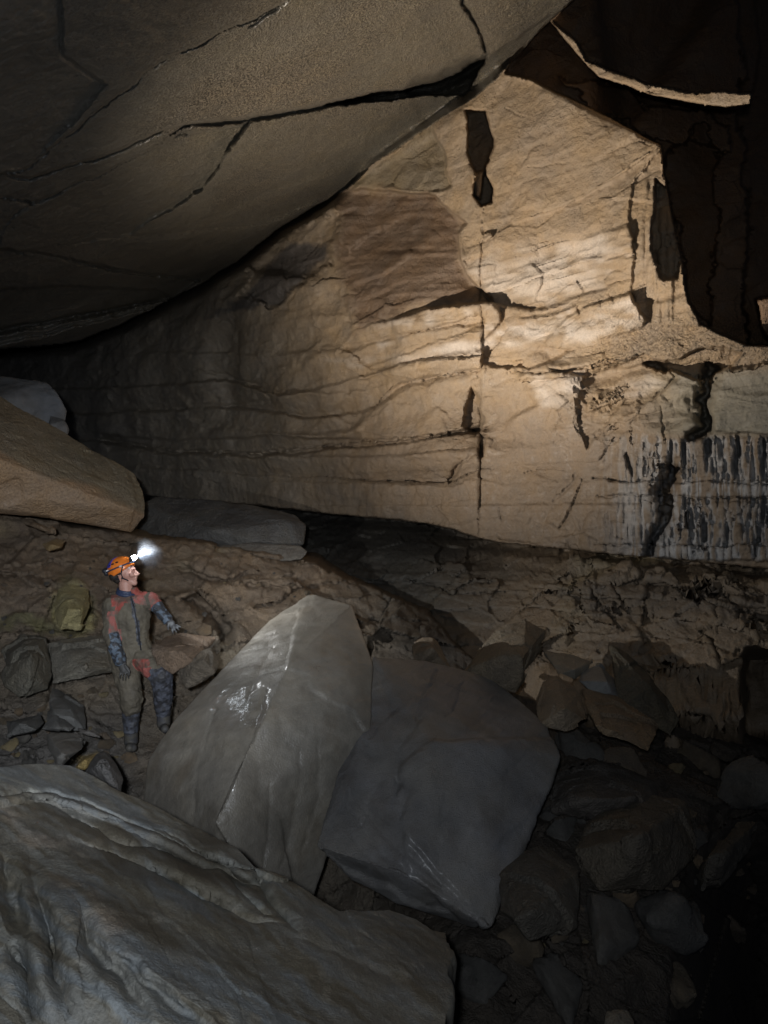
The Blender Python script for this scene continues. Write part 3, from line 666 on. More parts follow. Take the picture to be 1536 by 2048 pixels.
def smooth_verts(V, Fc, it, lam=0.5, w=None):
    e = np.concatenate([Fc[:, [0, 1]], Fc[:, [1, 2]], Fc[:, [2, 3]], Fc[:, [3, 0]]])
    cnt = np.bincount(e[:, 0], minlength=len(V))+np.bincount(e[:, 1], minlength=len(V))
    for _ in range(it):
        s_ = np.zeros_like(V)
        for a in range(3):
            s_[:, a] = np.bincount(e[:, 0], V[e[:, 1], a], len(V))+np.bincount(e[:, 1], V[e[:, 0], a], len(V))
        t_ = s_/cnt[:, None]; V = V+(t_-V)*(lam if w is None else lam*w[:, None])
    return V

def mesh_normals(V, Fc):
    n = np.cross(V[Fc[:, 2]]-V[Fc[:, 0]], V[Fc[:, 3]]-V[Fc[:, 1]]); out = np.zeros_like(V)
    for c in range(4):
        for a in range(3): out[:, a] += np.bincount(Fc[:, c], n[:, a], len(V))
    return out/(np.linalg.norm(out, axis=1, keepdims=True)+1e-9)

def boulder(name, hulls, label, cat, voxel=0.02, colr=(0.2, 0.19, 0.165), col2=(0.26, 0.24, 0.2), mat=None, seed=0, amp=1.0, grooves=(), steps=(), group=None, thick=1.0, extra=None, chips=1.0, smooth=2, undulate=1.0, painter=None, kind='thing'):
    """hulls: lists of (px, py, d) for the seen side; the far side is pushed back by thick metres"""
    bm = bmesh.new()
    for hl in hulls:
        th = thick
        pts = [at(*p[:3]) for p in hl]
        c = np.mean(pts, 0)
        bk = []
        for p in pts:
            q = c+(p-c)*0.82+(c-CAM)/np.linalg.norm(c-CAM)*th; bk.append(q)
        hull_bm(bm, [tuple(p) for p in pts]+[tuple(q) for q in bk])
    V, NV, Fc = remeshed(bm, voxel)
    V = smooth_verts(V, Fc, smooth)
    N_ = smooth_verts(mesh_normals(V, Fc), Fc, 5, 0.6); N_ /= np.linalg.norm(N_, axis=1, keepdims=True)+1e-9
    R_ = np.random.RandomState(seed+5); ang = R_.uniform(0, 6.28)
    lamdir = np.array([math.cos(ang)*0.5, 0.2, 0.8])
    a1, e1 = facets(V, 2.2, seed); a2, e2 = facets(V, 8.0, seed+1)
    h_ = amp*(0.035*undulate*fbm(V, 1.4, 3, 0.5, seed+2)+0.010*fbm(V, 6, 4, 0.6, seed+3)+chips*(0.02*a1+0.006*a2*np.clip(fbm(V, 2.0, 2, 0.5, seed+6)*2, 0, 1)))
    tt = V @ lamdir
    h_ = h_+amp*0.005*fbm(np.stack([tt*22, V[:, 0]*1.2, V[:, 1]*1.2], 1), 1.0, 3, 0.6, seed+4)
    px = V[:, 0]/V[:, 1]*F+768; py = 1024-(V[:, 2]-CAM[2])/V[:, 1]*F
    fr = np.clip(-(N_*(V-CAM)).sum(1)*2, 0, 1)*(V[:, 1] < V[:, 1].max()-0.45*thick)
    jx = 6*noise3(V*5, seed+8)+2.5*noise3(V*17, seed+9); jy = 6*noise3(V*5, seed+10)+2.5*noise3(V*17, seed+11)
    for pts_, w_, d_ in grooves:
        d, t = seg_dist(px+jx, py+jy, pts_); h_ = h_-fr*0.7*d_*np.exp(-(d/(w_*np.clip(np.minimum(t, 1-t)*5, 0.2, 1))))
    for pts_, sf, d_ in steps:
        h_ = h_+fr*d_*sstep(-sf, sf, sdf(px+jx, py+jy, pts_))
    V = V+N_*h_[:, None]
    g = fbm(V, 1.3, 4, 0.6, seed+7); g_ = np.clip(g*1.5+0.5, 0, 1)[:, None]
    Cc = np.array(colr)*(1-g_)+np.array(col2)*g_
    fm_ = np.clip(fbm(V*np.array([1, 1, .5]), 4.0, 4, 0.65, seed+12)*2.2-0.1, 0, 1)[:, None]*0.45; Cc = Cc*(1-fm_)+np.array(colr)*np.array([0.72, 0.62, 0.5])*fm_
    if painter is not None: Cc = painter(V, N_, Cc)
    o_ = link(name, np_mesh(name, V, Fc, Cc), mat or M_BOULD)
    org = V.mean(0); org[2] = V[:, 2].min()
    me = o_.data; V2 = V-org
    me.vertices.foreach_set('co', V2.astype(np.float32).ravel()); me.update(); o_.location = org
    tag(o_, label, cat, group, kind)
    return o_

M_B1 = rock_material('glossy_boulder_rock', 0.42, 0.35, 8, 0.05, 80, 0.6, 0.5, 0.0, 0.4, 0.010)
N_MAT = M_B1.node_tree.nodes['Principled BSDF']; N_MAT.inputs['Coat Roughness'].default_value = 0.2
# central pointed boulder
boulder('boulder', [
    [(617, 1192, 6.85), (634, 1192, 6.82), (703, 1213, 6.6), (710, 1264, 6.3), (745, 1330, 6.05), (741, 1455, 5.6), (700, 1560, 5.4), (632, 1690, 5.2), (604, 1790, 5.05), (600, 1880, 5.0),
     (578, 1330, 5.66), (650, 1392, 5.56), (520, 1450, 5.15), (455, 1620, 4.8), (540, 1240, 6.7), (480, 1300, 6.5), (420, 1370, 6.2), (350, 1440, 5.85), (296, 1520, 5.6), (286, 1600, 5.45), (300, 1760, 5.2), (480, 1900, 4.7), (400, 1750, 4.8)],
    [(500, 1482, 5.06), (470, 1560, 4.85), (430, 1645, 4.70), (520, 1600, 4.95), (560, 1640, 5.0), (490, 1750, 4.72), (590, 1790, 4.9), (540, 1520, 5.12)]],
    'tall pointed pale grey boulder in front of the caver, its tip catching the light', 'boulder', 0.0135, (0.165, 0.15, 0.126), (0.215, 0.197, 0.165), mat=M_B1, seed=301, amp=0.7, thick=1.1, chips=0.12, undulate=0.45, smooth=1,
    grooves=[([(548, 1300), (520, 1350), (498, 1395)], 7, 0.02), ([(530, 1380), (505, 1470), (470, 1540), (435, 1640)], 12, 0.03), ([(560, 1270), (535, 1290), (548, 1262)], 4, 0.01), ([(600, 1500), (590, 1620), (560, 1740)], 9, 0.012), ([(640, 1480), (632, 1600), (600, 1700)], 6, 0.010), ([(540, 1560), (535, 1650), (520, 1740)], 6, 0.015), ([(430, 1420), (400, 1520), (385, 1620)], 16, 0.015)],
    steps=[([(575, 1335), (620, 1360), (625, 1385), (700, 1425), (745, 1470), (745, 1180), (600, 1180)], 5, 0.012)])
# tilted slab to its right
boulder('boulder', [
    [(745, 1312, 6.3), (800, 1318, 6.45), (850, 1322, 6.55), (905, 1338, 6.65), (985, 1360, 6.7), (1010, 1380, 6.6), (1060, 1415, 6.35), (1095, 1455, 6.05), (860, 1488, 5.42), (1000, 1500, 5.5), (1116, 1515, 5.75), (1095, 1575, 5.5), (1050, 1650, 5.25), (1010, 1730, 5.0), (988, 1790, 4.8), (978, 1852, 4.7),
     (630, 1690, 4.9), (720, 1480, 5.5), (690, 1560, 5.25), (800, 1740, 4.75), (900, 1800, 4.7), (850, 1560, 5.2)],
    [(632, 1692, 4.88), (800, 1745, 4.72), (975, 1850, 4.66), (950, 1858, 4.8), (800, 1810, 4.9), (700, 1760, 4.95)]],
    'big blue grey tilted slab leaning right of the pointed boulder', 'boulder', 0.0135, (0.135, 0.137, 0.145), (0.19, 0.18, 0.165), seed=331, thick=0.8, chips=0.15, undulate=0.5, smooth=1,
    grooves=[([(750, 1335), (790, 1420), (740, 1480)], 8, 0.02), ([(870, 1340), (850, 1400), (800, 1500), (790, 1600)], 9, 0.03), ([(790, 1555), (815, 1580), (800, 1640)], 9, 0.05), ([(890, 1590), (880, 1700), (890, 1790)], 8, 0.018), ([(690, 1600), (760, 1700), (900, 1790)], 5, 0.02), ([(720, 1600), (800, 1700), (930, 1800)], 5, 0.02), ([(680, 1640), (760, 1730), (880, 1800)], 4, 0.02), ([(730, 1480), (760, 1560), (720, 1640)], 10, 0.025), ([(930, 1370), (905, 1420)], 5, 0.02)],
    steps=[([(800, 1540), (870, 1480), (1130, 1480), (1130, 1900), (960, 1900), (820, 1740), (800, 1640)], 8, 0.03), ([(640, 1680), (700, 1580), (780, 1640), (960, 1840), (960, 1870), (640, 1720)], 5, -0.025)])
# left jutting block
def orange_under(V, N_, Cc):
    px = V[:, 0]/V[:, 1]*F+768; py = 1024-(V[:, 2]-CAM[2])/V[:, 1]*F
    ly = np.interp(px, [-300, 0, 150, 290], [800, 915, 968, 1026])
    m = sstep(-8, 8, py-ly+14*noise3(V*3, 4))[:, None]
    return Cc*(1-m)+np.array([0.36, 0.245, 0.15])*m
boulder('rock_block', [
    [(-260, 700, 8.6), (0, 793, 9.6), (60, 835, 9.8), (130, 885, 10.0), (230, 928, 10.2), (268, 948, 10.2), (287, 990, 9.9), (289, 1034, 9.7), (264, 1064, 9.7), (130, 1046, 9.2), (0, 1026, 8.7), (-260, 970, 7.6), (-260, 820, 7.4), (0, 912, 8.5), (150, 968, 9.0), (270, 1022, 9.45)]],
    'long squared rock block jutting in from the left edge, orange brown below', 'rock block', 0.024, (0.22, 0.19, 0.135), (0.28, 0.23, 0.16), M_WALL, 351, thick=2.2, chips=0.6, painter=orange_under, smooth=1,
    grooves=[([(0, 860), (120, 915), (270, 985)], 3, 0.02), ([(0, 885), (100, 928), (285, 1008)], 2.5, 0.015), ([(0, 975), (60, 990), (90, 985)], 4, 0.03), ([(150, 905), (160, 940)], 3, 0.02), ([(225, 935), (232, 985)], 3, 0.02), ([(60, 1000), (130, 1020), (250, 1040)], 3, 0.015), ([(190, 920), (196, 955)], 2.5, .015)],
    steps=[([(-20, 965), (45, 962), (50, 1000), (20, 1012), (-20, 1010)], 4, -0.05), ([(255, 940), (300, 950), (300, 1080), (262, 1070), (276, 1010)], 4, -0.04)])
boulder('boulder', [[(-40, 750, 11.0), (40, 757, 10.9), (96, 764, 10.8), (118, 790, 10.7), (133, 822, 10.7), (128, 850, 10.6), (60, 850, 10.5), (-40, 800, 10.4)]],
    'smooth grey boulder perched on the block at the left edge', 'boulder', 0.025, (0.15, 0.16, 0.175), (0.2, 0.2, 0.2), seed=361, thick=0.8, chips=0.5)
boulder('boulder', [[(100, 832, 10.5), (128, 838, 10.5), (138, 862, 10.4), (134, 872, 10.3), (108, 866, 10.3), (98, 850, 10.3)]],
    'small rounded grey stone at the foot of the perched boulder', 'stone', 0.02, (0.15, 0.155, 0.16), (0.2, 0.2, 0.2), seed=371, thick=0.4, chips=0.5)
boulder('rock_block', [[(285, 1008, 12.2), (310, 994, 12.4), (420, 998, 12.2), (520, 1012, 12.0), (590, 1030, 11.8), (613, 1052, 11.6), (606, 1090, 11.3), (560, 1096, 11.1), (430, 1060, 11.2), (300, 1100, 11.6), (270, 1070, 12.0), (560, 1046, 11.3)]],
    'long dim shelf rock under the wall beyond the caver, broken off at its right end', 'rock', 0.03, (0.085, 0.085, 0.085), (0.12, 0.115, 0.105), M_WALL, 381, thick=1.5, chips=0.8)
boulder('rock_slab', [[(420, 1092, 10.7), (520, 1086, 10.7), (600, 1092, 10.6), (618, 1102, 10.5), (605, 1118, 10.4), (570, 1124, 10.4), (480, 1112, 10.5), (430, 1104, 10.6)]],
    'low flat slab lying just below the shelf rock', 'rock', 0.022, (0.13, 0.12, 0.11), (0.17, 0.155, 0.13), M_FLOOR, 391, thick=0.8, chips=0.5)
# rocks between slab and wall
RK = [
 ('boulder', [[(828, 1278, 7.6), (838, 1272, 7.7), (866, 1274, 7.6), (880, 1295, 7.4), (892, 1318, 7.3), (902, 1338, 7.2), (830, 1335, 7.0), (826, 1310, 7.1)]], 'small pale rock peeping over the tilted slab, left of the peaked rock', 'rock', (0.21, 0.17, 0.125), 401, 0.3),
 ('boulder', [[(1052, 1240, 7.7), (1000, 1256, 7.5), (960, 1290, 7.3), (925, 1345, 6.9), (985, 1362, 6.7), (1030, 1384, 6.7), (1055, 1330, 7.0), (1086, 1300, 7.5), (1092, 1262, 7.7), (1050, 1295, 7.1)]], 'peaked brown rock standing right behind the tilted slab', 'rock', (0.21, 0.17, 0.12), 411, 0.5),
 ('rock_slab', [[(1086, 1302, 7.4), (1150, 1308, 7.4), (1192, 1322, 7.3), (1168, 1342, 7.1), (1150, 1360, 7.0), (1138, 1356, 7.0), (1108, 1330, 7.1)]], 'flat grey wedge right of the peaked rock', 'rock', (0.20, 0.18, 0.145), 421, 0.2),
 ('rock_slab', [[(1162, 1340, 7.1), (1200, 1325, 7.2), (1240, 1365, 7.1), (1244, 1402, 6.9), (1190, 1392, 6.8), (1158, 1362, 6.9)]], 'blue grey plate leaning beside the dark upright slab', 'rock', (0.17, 0.17, 0.165), 431, 0.2),
 ('rock_slab', [[(1222, 1292, 7.4), (1245, 1305, 7.4), (1300, 1345, 7.2), (1340, 1400, 7.0), (1358, 1440, 6.9), (1340, 1472, 6.8), (1262, 1420, 6.8), (1232, 1380, 6.9), (1228, 1330, 7.1)]], 'dark upright slab leaning against the right wall', 'rock', (0.10, 0.085, 0.06), 441, 0.25),
 ('boulder', [[(1070, 1402, 6.5), (1085, 1362, 6.7), (1112, 1350, 6.8), (1160, 1382, 6.7), (1182, 1440, 6.3), (1130, 1462, 6.1), (1080, 1450, 6.1), (1128, 1410, 6.3)]], 'lumpy brown rock just right of the tilted slab', 'rock', (0.23, 0.18, 0.125), 451, 0.4),
 ('rock_slab', [[(1165, 1382, 6.8), (1230, 1396, 6.8), (1316, 1452, 6.5), (1318, 1470, 6.4), (1298, 1505, 6.1), (1190, 1450, 6.1), (1175, 1410, 6.4), (1240, 1425, 6.4)]], 'brown layered block with a square end, right of the lumpy rock', 'rock', (0.23, 0.17, 0.11), 461, 0.4),
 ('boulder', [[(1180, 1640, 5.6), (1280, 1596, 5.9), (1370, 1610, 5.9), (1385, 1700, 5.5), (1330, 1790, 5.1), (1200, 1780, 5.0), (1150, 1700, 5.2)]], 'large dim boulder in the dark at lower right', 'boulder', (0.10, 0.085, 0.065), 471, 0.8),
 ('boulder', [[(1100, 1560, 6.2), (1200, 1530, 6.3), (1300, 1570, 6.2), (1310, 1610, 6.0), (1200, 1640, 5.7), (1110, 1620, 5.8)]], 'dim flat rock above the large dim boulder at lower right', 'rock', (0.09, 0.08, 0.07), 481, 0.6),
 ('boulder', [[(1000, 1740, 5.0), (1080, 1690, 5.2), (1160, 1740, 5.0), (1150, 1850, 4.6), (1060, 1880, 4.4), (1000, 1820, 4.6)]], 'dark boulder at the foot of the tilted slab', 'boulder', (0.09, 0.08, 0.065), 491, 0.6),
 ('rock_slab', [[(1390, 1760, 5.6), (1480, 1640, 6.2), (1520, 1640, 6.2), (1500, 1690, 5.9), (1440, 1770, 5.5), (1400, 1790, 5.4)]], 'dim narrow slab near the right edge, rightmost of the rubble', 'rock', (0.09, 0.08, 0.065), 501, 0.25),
 ('stone', [[(1214, 2030, 3.4), (1226, 2018, 3.45), (1256, 2018, 3.45), (1272, 2040, 3.4), (1278, 2080, 3.3), (1208, 2080, 3.3)]], 'pale stone cut off by the bottom edge of the picture', 'stone', (0.16, 0.14, 0.11), 511, 0.2),
 ('rock_slab', [[(300, 1276, 6.95), (350, 1266, 7.1), (435, 1276, 7.2), (400, 1305, 6.9), (345, 1348, 6.6), (318, 1330, 6.6), (305, 1300, 6.65)]], 'orange brown wedge rock under the hand of the caver', 'rock', (0.17, 0.125, 0.09), 521, 0.5),
 ('rock_slab', [[(350, 1346, 6.75), (400, 1305, 7.0), (436, 1276, 7.25), (440, 1300, 7.1), (400, 1352, 6.8), (372, 1374, 6.6)]], 'dark wedge between the orange rock and the pointed boulder', 'rock', (0.13, 0.11, 0.085), 531, 0.4),
 ('rock_block', [[(100, 1292, 7.4), (190, 1276, 7.5), (226, 1282, 7.5), (232, 1340, 7.1), (160, 1360, 6.95), (106, 1366, 6.95)]], 'broad smooth rock block left of the caver, at his waist level', 'rock', (0.155, 0.145, 0.12), 541, 0.6),
 ('boulder', [[(4, 1300, 7.2), (40, 1268, 7.5), (90, 1275, 7.4), (104, 1330, 7.1), (96, 1380, 6.8), (50, 1400, 6.5), (14, 1370, 6.6)]], 'rounded lumpy boulder at the left edge beside the smooth block', 'boulder', (0.12, 0.112, 0.09), 551, 0.6),
 ('rock_slab', [[(102, 1372, 6.85), (120, 1374, 6.9), (172, 1418, 6.8), (176, 1460, 6.5), (150, 1462, 6.4), (94, 1440, 6.4), (96, 1400, 6.6)]], 'flat grey slab leaning below the smooth block', 'rock', (0.12, 0.12, 0.115), 561, 0.3),
 ('rock_slab', [[(8, 1440, 6.4), (80, 1430, 6.5), (88, 1446, 6.4), (70, 1464, 6.2), (14, 1474, 6.1)]], 'wide low stone at the left edge under the lumpy boulder', 'stone', (0.115, 0.115, 0.11), 571, 0.4),
 ('rock_slab', [[(84, 1458, 6.2), (105, 1432, 6.35), (130, 1436, 6.35), (152, 1454, 6.2), (140, 1464, 6.1)]], 'small sharp splinter of rock below the leaning slab', 'stone', (0.13, 0.13, 0.125), 581, 0.2),
 ('rock_slab', [[(155, 1456, 6.3), (200, 1470, 6.25), (202, 1476, 6.2), (160, 1466, 6.2)]], 'thin flat flake lying left of the boots of the caver', 'stone', (0.15, 0.14, 0.13), 591, 0.15),
 ('boulder', [[(96, 1470, 5.9), (140, 1466, 6.0), (175, 1480, 6.0), (170, 1498, 5.8), (118, 1530, 5.5), (98, 1500, 5.7)]], 'grey angular rock above the crest of the foreground rock', 'rock', (0.13, 0.125, 0.115), 601, 0.3),
 ('rock_slab', [[(195, 1512, 5.7), (206, 1508, 5.7), (226, 1530, 5.5), (240, 1560, 5.3), (236, 1590, 5.1), (170, 1550, 5.3)]], 'small triangular slab standing behind the crest of the foreground rock', 'rock', (0.125, 0.122, 0.12), 611, 0.2),
 ('rock_slab', [[(150, 1536, 5.5), (165, 1515, 5.65), (190, 1508, 5.7), (200, 1512, 5.7), (170, 1540, 5.5)]], 'ochre yellow stone beside the triangular slab', 'stone', (0.24, 0.18, 0.08), 621, 0.15),
 ('stone', [[(40, 1040, 9.0), (60, 1036, 9.0), (108, 1058, 8.8), (108, 1068, 8.7), (90, 1066, 8.7), (46, 1050, 8.9)]], 'long loose stone under the jutting block', 'stone', (0.24, 0.18, 0.125), 631, 0.3),
 ('stone', [[(84, 1088, 8.6), (112, 1078, 8.7), (130, 1082, 8.7), (122, 1096, 8.5), (96, 1102, 8.4)]], 'ochre stone lying on the mud, second below the jutting block', 'stone', (0.28, 0.21, 0.12), 641, 0.25),
 ('boulder', [[(118, 1180, 8.2), (140, 1168, 8.3), (176, 1180, 8.3), (184, 1215, 8.0), (160, 1258, 7.7), (120, 1260, 7.6), (112, 1220, 7.9)]], 'yellowish upright rock behind the shoulder of the caver', 'rock', (0.32, 0.28, 0.15), 651, 0.4),
]
for nm, hl, lab, cat, cc, sd, th in RK:
    pts = np.array([at(*p) for p in hl[0]]); size = np.ptp(pts, 0).max()
    pm = np.mean(np.array(hl[0]), 0); rr = np.random.RandomState(sd)
    wx = np.ptp([p[0] for p in hl[0]]); wy = np.ptp([p[1] for p in hl[0]])
    hl[0] = hl[0]+[(pm[0]+rr.uniform(-.22, .22)*wx, pm[1]+rr.uniform(-.22, .22)*wy, min(p[2] for p in hl[0])-0.10*size), (pm[0]+rr.uniform(-.3, .3)*wx, pm[1]+rr.uniform(0, .3)*wy, min(p[2] for p in hl[0])-0.06*size)]; th = max(th, 0.35*size)
    vox = max(0.009, min(0.022, size/75))
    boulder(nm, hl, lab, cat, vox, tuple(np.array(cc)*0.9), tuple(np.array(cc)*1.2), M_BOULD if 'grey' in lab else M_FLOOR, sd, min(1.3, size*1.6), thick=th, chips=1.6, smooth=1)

# ------------------------------------------------------------------ the caver
def simple_mat(name, c, rough=0.6, spec=0.3, noise_amt=0.3, scale=20, c2=None, bump=0.3, emit=None, detail=5, thr=(0.4, 0.6), coat=0):
    m = bpy.data.materials.new(name); m.use_nodes = True; nt = m.node_tree; N = nt.nodes; L = nt.links
    b = N['Principled BSDF']; b.inputs['Roughness'].default_value = rough; b.inputs['Specular IOR Level'].default_value = spec
    b.inputs['Coat Weight'].default_value = coat
    tc = N.new('ShaderNodeTexCoord'); n = N.new('ShaderNodeTexNoise'); n.inputs['Scale'].default_value = scale; n.inputs['Detail'].default_value = detail
    L.new(tc.outputs['Object'], n.inputs['Vector'])
    r = N.new('ShaderNodeMapRange'); r.inputs[1].default_value = thr[0]; r.inputs[2].default_value = thr[1]; L.new(n.outputs[0], r.inputs[0])
    mx = N.new('ShaderNodeMix'); mx.data_type = 'RGBA'
    c2 = c2 or tuple(x*(1-noise_amt) for x in c)
    mx.inputs[6].default_value = (*c, 1); mx.inputs[7].default_value = (*c2, 1); L.new(r.outputs[0], mx.inputs[0]); L.new(mx.outputs[2], b.inputs['Base Color'])
    if bump:
        bp = N.new('ShaderNodeBump'); bp.inputs['Strength'].default_value = bump; bp.inputs['Distance'].default_value = 0.008
        L.new(n.outputs[0], bp.inputs['Height']); L.new(bp.outputs[0], b.inputs['Normal'])
    if emit: b.inputs['Emission Color'].default_value = (*emit[0], 1); b.inputs['Emission Strength'].default_value = emit[1]
    return m
MUD = simple_mat('muddy_coverall', (0.135, 0.118, 0.088), 0.7, 0.3, 0.3, 9, (0.095, 0.083, 0.064), 0.4)
RED = simple_mat('red_fabric_smeared_with_mud', (0.31, 0.075, 0.06), 0.65, 0.3, 0, 11, (0.14, 0.10, 0.08), 0.3, thr=(0.40, 0.58))
PINK = simple_mat('faded_red_fabric', (0.30, 0.095, 0.08), 0.65, 0.3, 0, 14, (0.17, 0.115, 0.095), 0.3, thr=(0.45, 0.6))
BLUE = simple_mat('blue_fabric_with_mud_blotches', (0.115, 0.15, 0.195), 0.6, 0.4, 0, 26, (0.04, 0.042, 0.048), 0.5, thr=(0.44, 0.54))
LEG = simple_mat('dark_blue_muddy_gaiter', (0.085, 0.092, 0.115), 0.6, 0.4, 0, 20, (0.038, 0.038, 0.042), 0.5, thr=(0.42, 0.58))
SKIN = simple_mat('skin', (0.52, 0.30, 0.24), 0.5, 0.4, 0, 10, (0.45, 0.24, 0.19), 0.05)
GLOVE = simple_mat('muddy_glove', (0.085, 0.085, 0.085), 0.6, 0.4, 0, 22, (0.06, 0.058, 0.054), 0.5)
GLOVE2 = simple_mat('pale_mud_caked_glove', (0.20, 0.21, 0.215), 0.55, 0.4, 0, 30, (0.09, 0.09, 0.095), 0.5, thr=(0.42, 0.56))
BOOT = simple_mat('muddy_boot', (0.055, 0.055, 0.06), 0.6, 0.4, 0, 16, (0.08, 0.075, 0.065), 0.5)
PD = 6.8
def J(px, py, dd=0.0): return at(px, py, PD+dd)
ROOT = J(262, 1499, -0.02)
root = bpy.data.objects.new('person', None); COL.objects.link(root); root.location = ROOT; root.empty_display_size = 0.2
tag(root, 'caver in a muddy red and blue coverall and orange helmet, looking up to the right', 'person')

def cap_bm(bm, a, b, ra, rb, seg=12, flat=None):
    """tapered capsule; flat scales its depth"""
    a = np.array(a, float); b = np.array(b, float); ax = b-a; L_ = np.linalg.norm(ax)+1e-6; ax /= L_
    u = np.cross(ax, [0, 1, 0.01]); u /= np.linalg.norm(u); v = np.cross(ax, u)
    rings = []
    for th in np.linspace(-math.pi/2, 0, 5)[1:]: rings.append((a+ax*ra*math.sin(th), ra*math.cos(th)))
    for th in np.linspace(0, math.pi/2, 5)[:-1]: rings.append((b+ax*rb*math.sin(th), rb*math.cos(th)))
    vs = []
    for c, r in rings:
        row = []
        for q in range(seg):
            an = 2*math.pi*q/seg; o_ = u*math.cos(an)*r+v*math.sin(an)*r
            if flat: o_[1] *= flat
            row.append(bm.verts.new(tuple(c+o_)))
        vs.append(row)
    for i in range(len(vs)-1):
        for q in range(seg): bm.faces.new((vs[i][q], vs[i][(q+1) % seg], vs[i+1][(q+1) % seg], vs[i+1][q]))
    t0 = bm.verts.new(tuple(a-ax*ra)); t1 = bm.verts.new(tuple(b+ax*rb))
    for q in range(seg):
        bm.faces.new((t0, vs[0][(q+1) % seg], vs[0][q])); bm.faces.new((t1, vs[-1][q], vs[-1][(q+1) % seg]))

caps = []   # (a, b, ra, rb, tag, flat)
def cap(a, b, ra, rb, tg, flat=None): k_ = 1.13 if tg in ('mud', 'sleeveR', 'foreR', 'sleeveL', 'foreL', 'thighL', 'leg', 'boot') else 1.0; caps.append((np.array(a), np.array(b), ra*k_, rb*k_, tg, flat))
# torso
cap(J(262, 1302), J(260, 1270, -.01), .150, .148, 'mud', .8)
cap(J(260, 1270, -.01), J(258, 1232, -.01), .148, .172, 'mud', .75)
cap(J(240, 1214, -.01), J(280, 1211, .02), .100, .095, 'mud', .85)
cap(J(246, 1300), J(276, 1298, .02), .118, .112, 'mud', .9)
cap(J(232, 1202, 0), J(288, 1196, .04), .062, .060, 'redshoulder', .9)
cap(J(240, 1196, 0), J(254, 1184, .02), .05, .05, 'redshoulder')
cap(J(280, 1194, .04), J(266, 1184, .03), .05, .045, 'redshoulder')
# neck and head
cap(J(253, 1190, .02), J(251, 1168, .02), .062, .060, 'skin')
HC = J(246, 1141, .02)
cap(J(243, 1140, .02), J(250, 1142, .02), .088, .084, 'skin', .88)
cap(J(256, 1148, .01), J(264, 1152, .01), .064, .052, 'skin', .95)
cap(J(260, 1161, .01), J(269, 1166, .005), .040, .026, 'skin', 1.1)
cap(J(269.5, 1141, .0), J(277.5, 1147.5, .0), .009, .0095, 'skin')        # nose bridge and tip
cap(J(275.5, 1149.5, -.006), J(276.5, 1149, .008), .009, .009, 'skin')
cap(J(266, 1138, -.035), J(269, 1138, .03), .013, .013, 'skin')             # brow
cap(J(263, 1150, -.045), J(267, 1151, -.03), .022, .016, 'skin')            # cheek
cap(J(272, 1155.5, -.014), J(273, 1155.3, .014), .0085, .0085, 'lip')
cap(J(272, 1159, -.012), J(272.5, 1159, .012), .0085, .0085, 'lip')
cap(J(270.5, 1166, -.004), J(271, 1165, .006), .018, .018, 'skin')          # chin
cap(J(240.5, 1152, -.078), J(241, 1162, -.070), .013, .008, 'skin')          # ear
cap(J(238.5, 1154, -.076), J(240, 1159, -.074), .010, .008, 'skin')
# right arm, hanging (left in the picture)
SR, ER, WR_ = J(225, 1212, -.05), J(222, 1266, -.12), J(241, 1322, -.22)
cap(SR, ER, .078, .064, 'sleeveR'); cap(ER, WR_, .062, .044, 'foreR')
# hand with five fingers hanging, slightly curled
cap(WR_, J(248, 1338, -.24), .036, .040, 'gloveR', .75)
cap(J(244, 1336, -.24), J(253, 1337, -.24), .030, .028, 'gloveR', .7)
for i_, (x0, x1, ln) in enumerate(((240.5, 239.8, 14), (245.4, 245.3, 18), (250.3, 250.8, 17.5), (255, 256.2, 14))):
    cap(J(x0, 1343, -.245), J(x1, 1343+ln*.55, -.265), .0078, .0072, 'gloveR')
    cap(J(x1, 1343+ln*.55, -.265), J(x1+.6, 1343+ln, -.25), .0072, .0062, 'gloveR')
cap(J(251, 1331, -.26), J(258, 1342, -.275), .0125, .0105, 'gloveR'); cap(J(258, 1342, -.275), J(258, 1350, -.27), .0105, .009, 'gloveR')
# left arm, reaching down to the rock
SL, EL, WL_ = J(293, 1201, .05), J(310, 1208, .02), J(334, 1238, -.02)
cap(SL, J(304, 1200, .03), .066, .060, 'sleeveL'); cap(J(300, 1204, .03), EL, .060, .056, 'sleeveL'); cap(EL, WL_, .055, .040, 'foreL')
cap(WL_, J(343, 1248, -.03), .034, .036, 'gloveL', .7)
for (x1, y1, x2, y2) in ((354, 1250, 361, 1254), (353, 1255, 358, 1260), (349, 1259, 353, 1264), (344, 1260, 346, 1266)):
    cap(J(345, 1251, -.035), J(x1, y1, -.05), .0115, .0100, 'gloveL'); cap(J(x1, y1, -.05), J(x2, y2, -.045), .0100, .0082, 'gloveL')
cap(J(338, 1243, -.045), J(336, 1253, -.06), .0125, .0105, 'gloveL'); cap(J(336, 1253, -.06), J(337, 1259, -.06), .0105, .0088, 'gloveL')
# legs
KR, AR = J(262, 1392, -.12), J(262, 1462, -.04)
cap(J(246, 1310, -.01), KR, .112, .082, 'mud'); cap(KR, J(262, 1412, -.09), .086, .082, 'mud'); cap(J(262, 1408, -.09), AR, .074, .054, 'leg')
cap(AR, J(262, 1482, -.03), .054, .056, 'boot'); cap(J(262, 1490, .02), J(259, 1496, -.14), .040, .034, 'boot'); cap(J(262, 1490, .0), J(266, 1496, -.12), .038, .032, 'boot')
KL, AL = J(322, 1352, -.16), J(327, 1428, -.02)
cap(J(280, 1306, .01), KL, .112, .082, 'thighL'); cap(KL, J(325, 1378, -.10), .084, .080, 'leg'); cap(J(325, 1374, -.11), AL, .080, .055, 'leg')
cap(AL, J(327, 1446, -.02), .054, .056, 'boot'); cap(J(327, 1452, .02), J(330, 1458, -.13), .042, .034, 'boot')
